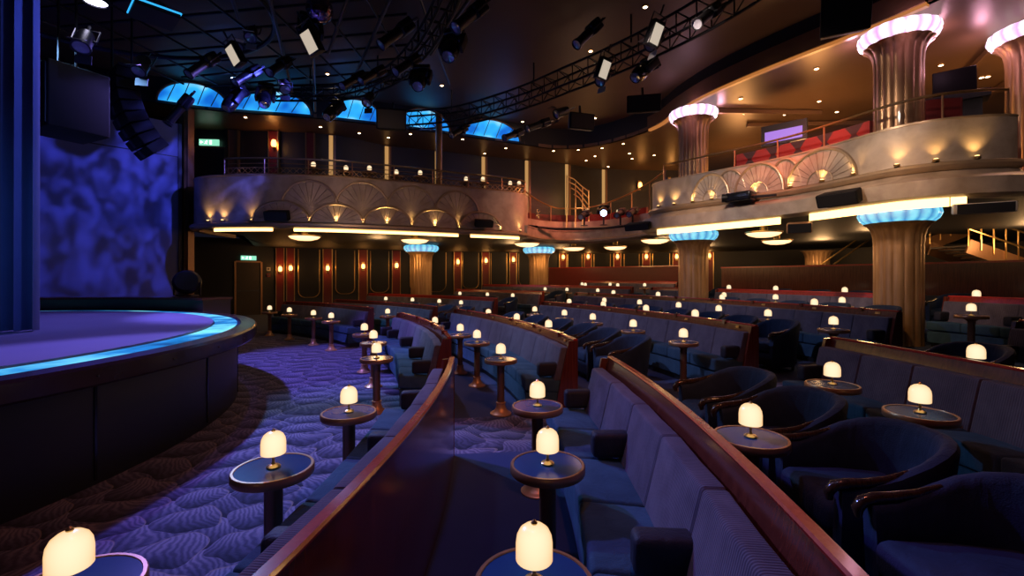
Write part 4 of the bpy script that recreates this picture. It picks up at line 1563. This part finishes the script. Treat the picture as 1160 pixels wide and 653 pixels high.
# bright follow lamp at the upper left corner
fl = thing('wash_lamp', 'round wash lamp with bright white face at the top left corner', 'stage lamp', at(108, 3, 7.2))
MB().lathe([(.16, .14), (.17, 0), (.155, 0)], n=24, cap=False).lathe([(.16, .14), (.001, .16)], n=24, cap=False).build('housing', M['rig'], fl)
MB().lathe([(.150, .02), (.001, .01)], n=24, cap=False).build('lens', M['spotwhite'], fl)
MB().tube([(0, 0, .15), (0, 0, 1.2)], .02, 6).build('pipe', M['rig'], fl)
# hanging panel with cyan edge
hpn = thing('ceiling_reflector', 'flat black panel with cyan-lit edges hanging at upper left', 'panel', at(175, 18, 7.6))
MB().box((0, 0, 0), (.60, .60, .06), R_(48)).build('panel_body', M['black'], hpn, smooth=0)
MB().box((0, 0, .045), (.63, .63, .022), R_(48)).build('cyan_edge', M['cyan'], hpn, smooth=0)
MB().tube([(0, 0, .05), (0, 0, 1.2)], .02, 6).build('rod', M['rig'], hpn)


# mirror ball
def mirror_mat():
    t = NT('mirror_tiles')
    o = t.obj()
    sep = t.n('ShaderNodeSeparateXYZ')
    t.l(o, sep.inputs[0])
    a = t.math('MULTIPLY', t.math('ARCTAN2', sep.outputs[1], sep.outputs[0]), 6)
    b = t.math('MULTIPLY', sep.outputs[2], 42)
    cmb = t.n('ShaderNodeCombineXYZ')
    t.l(t.math('FLOOR', a), cmb.inputs[0])
    t.l(t.math('FLOOR', b), cmb.inputs[1])
    wn = t.n('ShaderNodeTexWhiteNoise')
    t.l(cmb.outputs[0], wn.inputs['Vector'])
    c = t.ramp(wn.outputs['Value'], [(.0, (.12, .10, .22)), (.6, (.35, .25, .45)), (1, (.8, .6, .55))])
    t.base(c, .12, 1.0)
    return t.m


mb0 = thing('mirror_ball', 'round mirror ball hanging at the top edge, left of centre', 'mirror ball', at(362, 11, 8.2))
bp_ = MB()
for j in range(17):
    pass
bp_.lathe([(.235 * math.sin(PI * (j + .02) / 18.04), -.235 * math.cos(PI * (j + .02) / 18.04)) for j in range(19)], n=36)
bp_.build('tiled_sphere', mirror_mat(), mb0, smooth=0)
MB().tube([(0, 0, .22), (0, 0, .8)], .02, 8).build('rod', M['steel'], mb0)

# ------------------------------------------------------------------ loudspeakers
la = thing('line_array', 'curved hanging black line-array loudspeaker right of the curtain', 'loudspeaker', at(138, 90, 9.2))
pa = Vector((0, 0, .1))
ang = -.05
for k in range(8):
    M3 = Matrix.Rotation(R_(-38), 3, 'Z') @ Matrix.Rotation(ang, 3, 'X')
    ctr = pa + M3 @ Vector((0, 0, -.10))
    e = MB().rbox((.95, .42, .19), .02, lambda a, b, c: ctr + M3 @ Vector((a, b * (1 - .15 * (a / .5) ** 2), c))).build('array_box', M['speaker'], la, smooth=20)
    MB().box(ctr + M3 @ Vector((0, -.205, 0)), (.16, .02, .15), M=M3).build('horn_slot', M['black'], e, smooth=0)
    pa = pa + M3 @ Vector((0, 0, -.205))
    ang += .115
MB().box((0, .05, .16), (.9, .35, .06), R_(-38)).tube([(.2, 0, .18), (.2, 0, 2.2)], .02, 6).tube([(-.2, 0, .18), (-.2, 0, 2.2)], .02, 6).build('fly_frame', M['rig'], la)
sb = thing('hanging_bass_speaker', 'large black box loudspeaker hanging beside the stage curtain', 'loudspeaker', at(76, 118, 7.6))
MB().rbox((.9, .8, 1.05), .03, lambda a, b, c: Vector((a, b, c))).build('cabinet', M['speaker'], sb, smooth=20)
MB().box((0, -.405, 0), (.8, .02, .95)).build('grille', M['black'], sb, smooth=0)
MB().tube([(.3, 0, .55), (.3, 0, 2.0)], .02, 6).tube([(-.3, 0, .55), (-.3, 0, 2.0)], .02, 6).build('chains', M['rig'], sb)
sb.rotation_euler = (0, 0, R_(-25))


def speaker(loc, size, rz, tilt, label, body='speaker', bracket=True):
    o = thing('loudspeaker', label, 'loudspeaker', loc)
    w, d_, h = size
    Mx = Matrix.Rotation(rz, 3, 'Z') @ Matrix.Rotation(tilt, 3, 'X')
    MB().rbox((w, d_, h), min(.03, h * .15), lambda a, b, c: Mx @ Vector((a * (1 - .12 * (b / d_ + .5)), b, c))).build('cabinet', M[body], o, smooth=20)
    MB().box(Mx @ Vector((0, -d_ / 2 - .004, 0)), (w * .9, .012, h * .86), M=Mx).build('grille', M['black'], o, smooth=0)
    if bracket:
        MB().beam(Mx @ Vector((0, d_ * .2, 0)), Mx @ Vector((0, d_ * .2, 0)) + Vector((0, .1, h * .5 + .25)), .05).build('bracket', M['rig'], o, smooth=0)
    return o


speaker(at(444, 136, 12.6), (.80, .6, .55), .2, .25, 'black box loudspeaker hanging over the third and fourth blue windows')
speaker(at(956, 12, 8.2), (.75, .55, .80), -.5, .35, 'large black loudspeaker hanging at the top edge on the right')
speaker(at(272, 390, 11) * 0 + at(658, 138, 12.0), (.72, .2, .42), .3, .1, 'black slatted speaker flush under the ceiling, right of centre')
speaker(at(729, 118, 11.6), (.85, .3, .42), -.2, .2, 'black box speaker on the ceiling above the low ledge')
p = LEFTF.at(Lx(318), .20, 3.36)
speaker(p, (.62, .26, .26), .05, .3, 'small black speaker on the left balcony front, left part', bracket=False)
p = LEFTF.at(Lx(545), .20, 3.40)
speaker(p, (.58, .26, .22), .35, .3, 'small black speaker on the left balcony front, right end', bracket=False)
speaker(RIGHTF.at(Rx(972), .47, 3.27), (.74, .28, .26), -1.1, .35, 'black bar speaker mounted on the right balcony band', bracket=False)
speaker(RIGHTF.at(Rx(742), .50, 3.22), (.78, .3, .20), -.75, .35, 'black wedge speaker at the left tip of the right balcony', bracket=False)
speaker(at(1112, 236, 7.2), (.72, .34, .17), -.55, .1, 'pale slim speaker below the right balcony lip', 'white_paint', False)
speaker(at(905, 258, 9.6), (.46, .28, .22), -.5, .2, 'bronze box speaker under the glowing strip of right balcony', 'bronze', False)
pj = thing('projector', 'black projector resting on the cornice of the right balcony', 'projector', RIGHTF.at(Rx(846), .33, 3.62))
rz = math.atan2(RIGHTF.nrm(Rx(846)).y, RIGHTF.nrm(Rx(846)).x) + PI / 2
MB().rbox((.66, .34, .22), .05, lambda a, b, c: Vector((a, b, .04 + c))).build('body', M['black_gloss'], pj)
MB().lathe([(.10, 0), (.10, .12), (.085, .12), (.07, .10)], n=18).build('lens_barrel', M['rig'], pj)
pj.children[1].rotation_euler = (PI / 2, 0, R_(-60))
pj.children[1].location = (-.26, -.1, .04)
MB().tube([(.33, 0, .0), (.8, .05, -.02)], .03, 6).build('mount_arm', M['steel'], pj)
pj.rotation_euler = (0, 0, rz)
fn = thing('stage_fan', 'round black fan-like lamp standing beside the stage screen', 'fan', at(212, 333, 11.2))
MB().lathe([(.24, -.10), (.30, -.04), (.30, .06), (.24, .12)], n=24).build('drum', M['rig'], fn)
fn.children[0].rotation_euler = (1.2, 0, .5)
fn.children[0].location = (0, 0, .28)
MB().box((0, 0, -.045), (.4, .3, .05)).tube([(-.32, 0, -.04), (-.32, 0, .28)], .025, 6).tube([(.32, 0, -.04), (.32, 0, .28)], .025, 6).build('floor_stand', M['rig'], fn)

# displays on the right balcony
mo_ = thing('monitor', 'black monitor above the dark counter on the upper right balcony', 'monitor', at(1081, 108, 9.3))
MB().rbox((.66, .05, .52), .02, lambda a, b, c: Vector((a, b, .30 + c)), 0).build('screen', M['screen'], mo_, smooth=20)
MB().box((0, .03, .02), (.12, .06, .12)).box((0, .02, -.04), (.4, .25, .03)).build('stand', M['black'], mo_, smooth=0)
mo_.rotation_euler = (-.15, 0, R_(-40))
ds = thing('console_desk', 'black console desk under the monitor on the upper right balcony', 'desk', at(1083, 116, 9.35))
MB().box((0, 0, .04), (.95, .5, .14), R_(-40)).box((0, .05, -.55), (.8, .35, 1.05), R_(-40)).build('desk_body', M['black'], ds, smooth=0)
MB().box((0, -.2, .12), (.6, .06, .04), R_(-40)).build('control_panel', M['steel'], ds, smooth=0)
pd = thing('video_display', 'wide violet-lit display in a dark frame behind the right railing', 'display', at(888, 151, 12.4))
MB().box((0, 0, 0), (1.1, .12, .55), R_(-45)).build('frame', M['black'], pd, smooth=0)
MB().box((-.05, -.05, -.06), (.9, .03, .30), R_(-45)).build('screen', M['purple'], pd, smooth=0)
MB().box((.04, .04, -.9), (.3, .15, 1.4), R_(-45)).build('pedestal', M['black'], pd, smooth=0)

# ------------------------------------------------------------------ ceiling lamps
DL = []


def downl():
    root = thing('downlight', 'd', 'downlight', (0, 0, 0), 0, 'small recessed downlights')
    MB().lathe([(.062, -.004), (.062, .012), (.045, .012), (.045, -.004)], n=14).build('trim_ring', M['gold'], root)
    MB().lathe([(.044, -.006), (.001, -.010)], n=12, cap=False).build('lens', M['down'], root)
    return root


DN = Proto(downl())


def downs(where, z, pts):
    for i, (x, y) in enumerate(pts):
        p = on(x, y, z - .02)
        DN.put(p, 0, f'{ORD[i]} small downlight from the left {where}')
        DL.append(p)


downs('in the dark main ceiling', Z_CEIL, [(371, 84), (500.5, 97), (592, 138), (669, 58), (674, 134), (731, 8)])
downs('in the soffit above the left balcony', Z_SOF, [(267, 170) if 0 else (278, 133), (363, 144), (407, 151), (440, 156), (465, 152), (524, 158), (549, 174), (573, 168)])
downs('in the back ceiling between the balconies', Z_SOF, [(627, 171), (655, 170), (664, 182), (674, 177), (682, 168), (689, 189), (706, 163), (713, 174), (716, 180), (741, 176)])
downs('in the ceiling above the right balcony', Z_SOF, [(839, 112), (843, 129), (858, 129), (874, 129), (889, 130), (903, 128), (925, 78), (928, 115), (948, 127), (1066, 74), (1112, 88), (1119, 87)])


def bowl():
    root = thing('ceiling_bowl_light', 'b', 'ceiling light')
    MB().lathe([(.001, -.13), (.20, -.115), (.36, -.07), (.43, -.015), (.43, 0)], n=32, cap=False).build('glass_bowl', M['bowl'], root)
    MB().lathe([(.44, -.012), (.46, 0), (.46, .03), (.2, .05)], n=32).build('metal_ring', M['gold'], root)
    MB().lathe([(.10, .04), (.10, .30)], n=14).build('stem', M['gold'], root)
    return root


BW = Proto(bowl())
for i, (x, y) in enumerate([(345, 268), (470, 272), (597, 276), (650, 281), (697, 280), (742, 272), (865, 264), (880, 273)]):
    p = on(x, y, 2.94)
    BW.put(p, 0, f'{ORD[i]} glowing round glass ceiling bowl from the left under the balconies', 'ceiling bowls under the balconies')

for i, o_ in enumerate([c for c in COL.objects if c.get('label', '').startswith('black par lamp') and 'faced' in c['label']]):
    for ch in o_.children:
        if ch.name.startswith('barn_door'):
            ch.data = ch.data.copy()
            ch.data.materials[0] = M['pale_flap']
for i, (a, b) in enumerate((((800, 126), (930, 128)), ((1058, 122), (1128, 50)), ((1108, 116), (1158, 82)), ((846, 142), (985, 139)))):
    struct(MB().beam(on(*a, 6.62), on(*b, 6.62), .10, .12).build(f'trim_{i + 2}', M['soffit'], smooth=0))

# ------------------------------------------------------------------ lights
def spot(loc, tgt, col, energy, ang=50, blend=.6, r=.12, name='stage_spot'):
    l = bpy.data.lights.new(name, 'SPOT')
    l.energy, l.color, l.spot_size, l.spot_blend, l.shadow_soft_size = energy, col, R_(ang), blend, r
    o = bpy.data.objects.new(name, l)
    COL.objects.link(o)
    o.location = loc
    o.rotation_euler = (Vector(tgt) - Vector(loc)).to_track_quat('-Z', 'Y').to_euler()
    return o


def point(loc, col, energy, r=.1, name='lamp_light'):
    l = bpy.data.lights.new(name, 'POINT')
    l.energy, l.color, l.shadow_soft_size = energy, col, r
    o = bpy.data.objects.new(name, l)
    COL.objects.link(o)
    o.location = loc
    return o


VIO, BLUE, CYA, WARM, PINK = (.26, .20, 1.0), (.46, .52, 1.0), (.26, .54, 1.0), (1, .55, .22), (1.0, .5, .75)
ROSE = (1.0, .45, .70)
# violet wash over the carpet and stage from the rig
spot((-5.5, 7.2, 6.0), (-1.9, 2.4, 0), VIO, 1700, 50, .45)
spot((-6.6, 7.4, 6.0), (-4.0, 9.0, 0), VIO, 2200, 52, .5)
spot((-5.2, 10.2, 6.2), (-7.4, 5.0, 1), VIO, 1500, 70, .7)
# blue front light on the seats
spot((-6.2, 9.8, 6.1), (-.2, 5.0, .2), CYA, 1500, 44, .7)
spot((-5.0, 6.2, 6.2), (2.0, 9.0, .4), BLUE, 1050, 50, .8)
spot((-2.6, 3.0, 6.3), (1.0, 3.0, .4), (.45, .50, 1.0), 60, 70, .7)
spot((-8.0, 7.0, 6.1), (-3.4, 11.5, .4), CYA, 1700, 44, .6)
spot((-6.0, 7.4, 6.1), (5.0, 14.0, .6), BLUE, 1100, 44, .8)
spot((-.6, 1.6, 6.3), (-.1, 2.3, 0), (.12, .32, 1.0), 130, 44, .7)
spot((-2.5, 8.6, 6.0), (.2, 8.0, .6), (.55, .52, 1.0), 260, 56, .8)
# mottled blue wash on the screen
g = spot((-3.9, 10.6, 6.4), (-11.2, 10.8, 3.6), (.10, .12, 1.0), 2500, 62, .45, .05, 'gobo_spot')
l = g.data
l.use_nodes = True
nt = l.node_tree
em = [n for n in nt.nodes if n.type == 'EMISSION'][0]
tc = nt.nodes.new('ShaderNodeTexCoord')
nz = nt.nodes.new('ShaderNodeTexNoise')
nz.inputs['Scale'].default_value = 21
nz.inputs['Detail'].default_value = 1.0
nz.inputs['Distortion'].default_value = .5
rp = nt.nodes.new('ShaderNodeValToRGB')
rp.color_ramp.elements[0].position = .38
rp.color_ramp.elements[0].color = (.12, .12, .12, 1)
rp.color_ramp.elements[1].position = .70
rp.color_ramp.elements[1].color = (1, 1, 1, 1)
mpn = nt.nodes.new('ShaderNodeMapping')
mpn.inputs['Scale'].default_value = (1.7, .8, 1)
nt.links.new(tc.outputs['Normal'], mpn.inputs[0])
nt.links.new(mpn.outputs[0], nz.inputs['Vector'])
nt.links.new(nz.outputs[0], rp.inputs[0])
nt.links.new(rp.outputs[0], em.inputs['Color'])
# curtain
spot((-3.3, 5.3, 5.8), (-7.2, 5.5, 3.2), (.14, .22, 1.0), 300, 80, .9)
spot((-5.0, 3.2, 2.2), (-7.0, 5.5, 2.2), (.08, .30, .9), 40, 80, .9)
# balcony footlights
for p, q in UPL:
    spot(p + q * .02, p + Vector((0, 0, 1.5)) - q * .22, (1, .58, .20), 13, 100, 1.0, .03, 'footlight')
for p in SCL:
    point(p, (1, .42, .10), 9 if p.z < 4 else 4, .08, 'sconce_light')
# column capitals
for (x, y, z, c, e) in ((7.66, 9.02, 6.5, PINK, 60), (5.34, 13.4, 6.5, PINK, 60), (10.0, 8.6, 6.4, PINK, 70)):
    for a in (0, 2.1, 4.2):
        point((x + .80 * math.cos(a), y + .80 * math.sin(a), z - .1), c, e / 6, .1, 'capital_light')
# warm house light
for (x, y, e) in ((-5.5, 14.2, 30), (-.8, 16.4, 30), (8.6, 11.5, 170), (11, 8, 130), (6.5, 15.5, 120)):
    spot((x, y, 6.6), (x, y, 0), WARM, e, 150, .8, .3, 'house_light')
for (x, y, z, e) in ((8.2, 12.5, 5.0, 150), (11.5, 9.5, 5.0, 150), (8.5, 17.0, 5.0, 120), (3.2, 18.6, 5.2, 30)):
    point((x, y, z), (1, .48, .16), e, .4, 'balcony_fill')  # added warm fill to brighten the upper balcony ceiling, not tied to table lamps
for (x, y, e) in ((-5, 17, 45), (0, 19.5, 45), (6, 18, 60), (11, 14, 60), (12.5, 9, 50), (14.2, 12.4, 70), (12, 17.6, 80), (9, 21, 60), (2.5, 23, 40)):
    point((x, y, 2.75), WARM, e, .25, 'lower_level_fill')  # added warm fill placed apart from the bowls, lifts the stairs and rear right
spot((3.0, 3.4, 5.4), (7.8, 7.7, 3.6), (1, .70, .60), 330, 40, .9)
spot((2.6, -.6, 6.3), (-.3, 7.5, .8), (1, .40, .18), 420, 52, .9)
for p_ in ((-3.2, 18.6, 2.5), (-4.3, 18.8, 2.3), (1.0, 20.3, 2.4), (1.9, 20.6, 2.4)):
    point(p_, (1, .5, .15), 12, .15, 'column_light')
# amber key on the balcony fronts and columns, red edge light on the rails
spot((-2.4, 5.5, 4.4), (-4.2, 13.0, 3.8), (1, .60, .38), 210, 50, .9)
spot((-.5, 9.0, 4.4), (1.4, 16.4, 3.6), (1, .62, .42), 330, 44, .9)
point((2.3, 14.9, 5.2), (1, .6, .4), 22, .2, 'ledge_fill')  # added fill to brighten the dark middle ledge, no fixture here
for p_ in ((-8, 12.6, 6.35), (-5.2, 13.7, 6.35), (-2.8, 14.5, 6.35), (-.3, 15.8, 6.35)):
    point(p_, (.10, .25, 1.0), 9, .3, 'window_glow')
spot((1.5, 7.0, 6.2), (6.2, 10.3, 3.9), (1, .76, .62), 900, 60, .8)
spot((3.2, 5.6, 6.2), (7.6, 9.0, 2.0), (1, .52, .20), 420, 34, .8)
spot((3.0, 8.5, 6.2), (5.3, 13.4, 1.8), (1, .52, .20), 420, 26, .8)
spot((.6, 2.2, 6.4), (.4, 2.6, .9), (1, .22, .10), 170, 100, .8)
spot((4.5, 15.0, 6.3), (1.0, 17.0, 1.2), (1, .22, .12), 900, 100, .8)
spot((5.5, 9.0, 6.3), (10.0, 14.5, 1.2), (1, .22, .12), 700, 76, .8)

# ------------------------------------------------------------------ camera and view
cd = bpy.data.cameras.new('camera')
cd.sensor_width = 36
cd.lens = F / 1160 * 36
cd.shift_y = -(326.5 - YH) / 1160
cd.clip_start, cd.clip_end = .05, 200
cam = bpy.data.objects.new('camera', cd)
COL.objects.link(cam)
cam.location = (0, 0, EYE)
cam.rotation_euler = (PI / 2, 0, 0)
S.camera = cam
S.view_settings.view_transform = 'Standard'
S.view_settings.look = 'None'
S.view_settings.exposure = 0
S.view_settings.gamma = 1
S.view_settings.use_curve_mapping = False
w = bpy.data.worlds.new('world')
S.world = w
w.use_nodes = True
bg = w.node_tree.nodes['Background']
bg.inputs[0].default_value = (.25, .25, .5, 1)
bg.inputs[1].default_value = .02
S.cycles.use_denoising = True
S.cycles.use_light_tree = True
S.cycles.max_bounces = 5
S.cycles.sample_clamp_indirect = 4
S.cycles.caustics_reflective = False
S.cycles.caustics_refractive = False
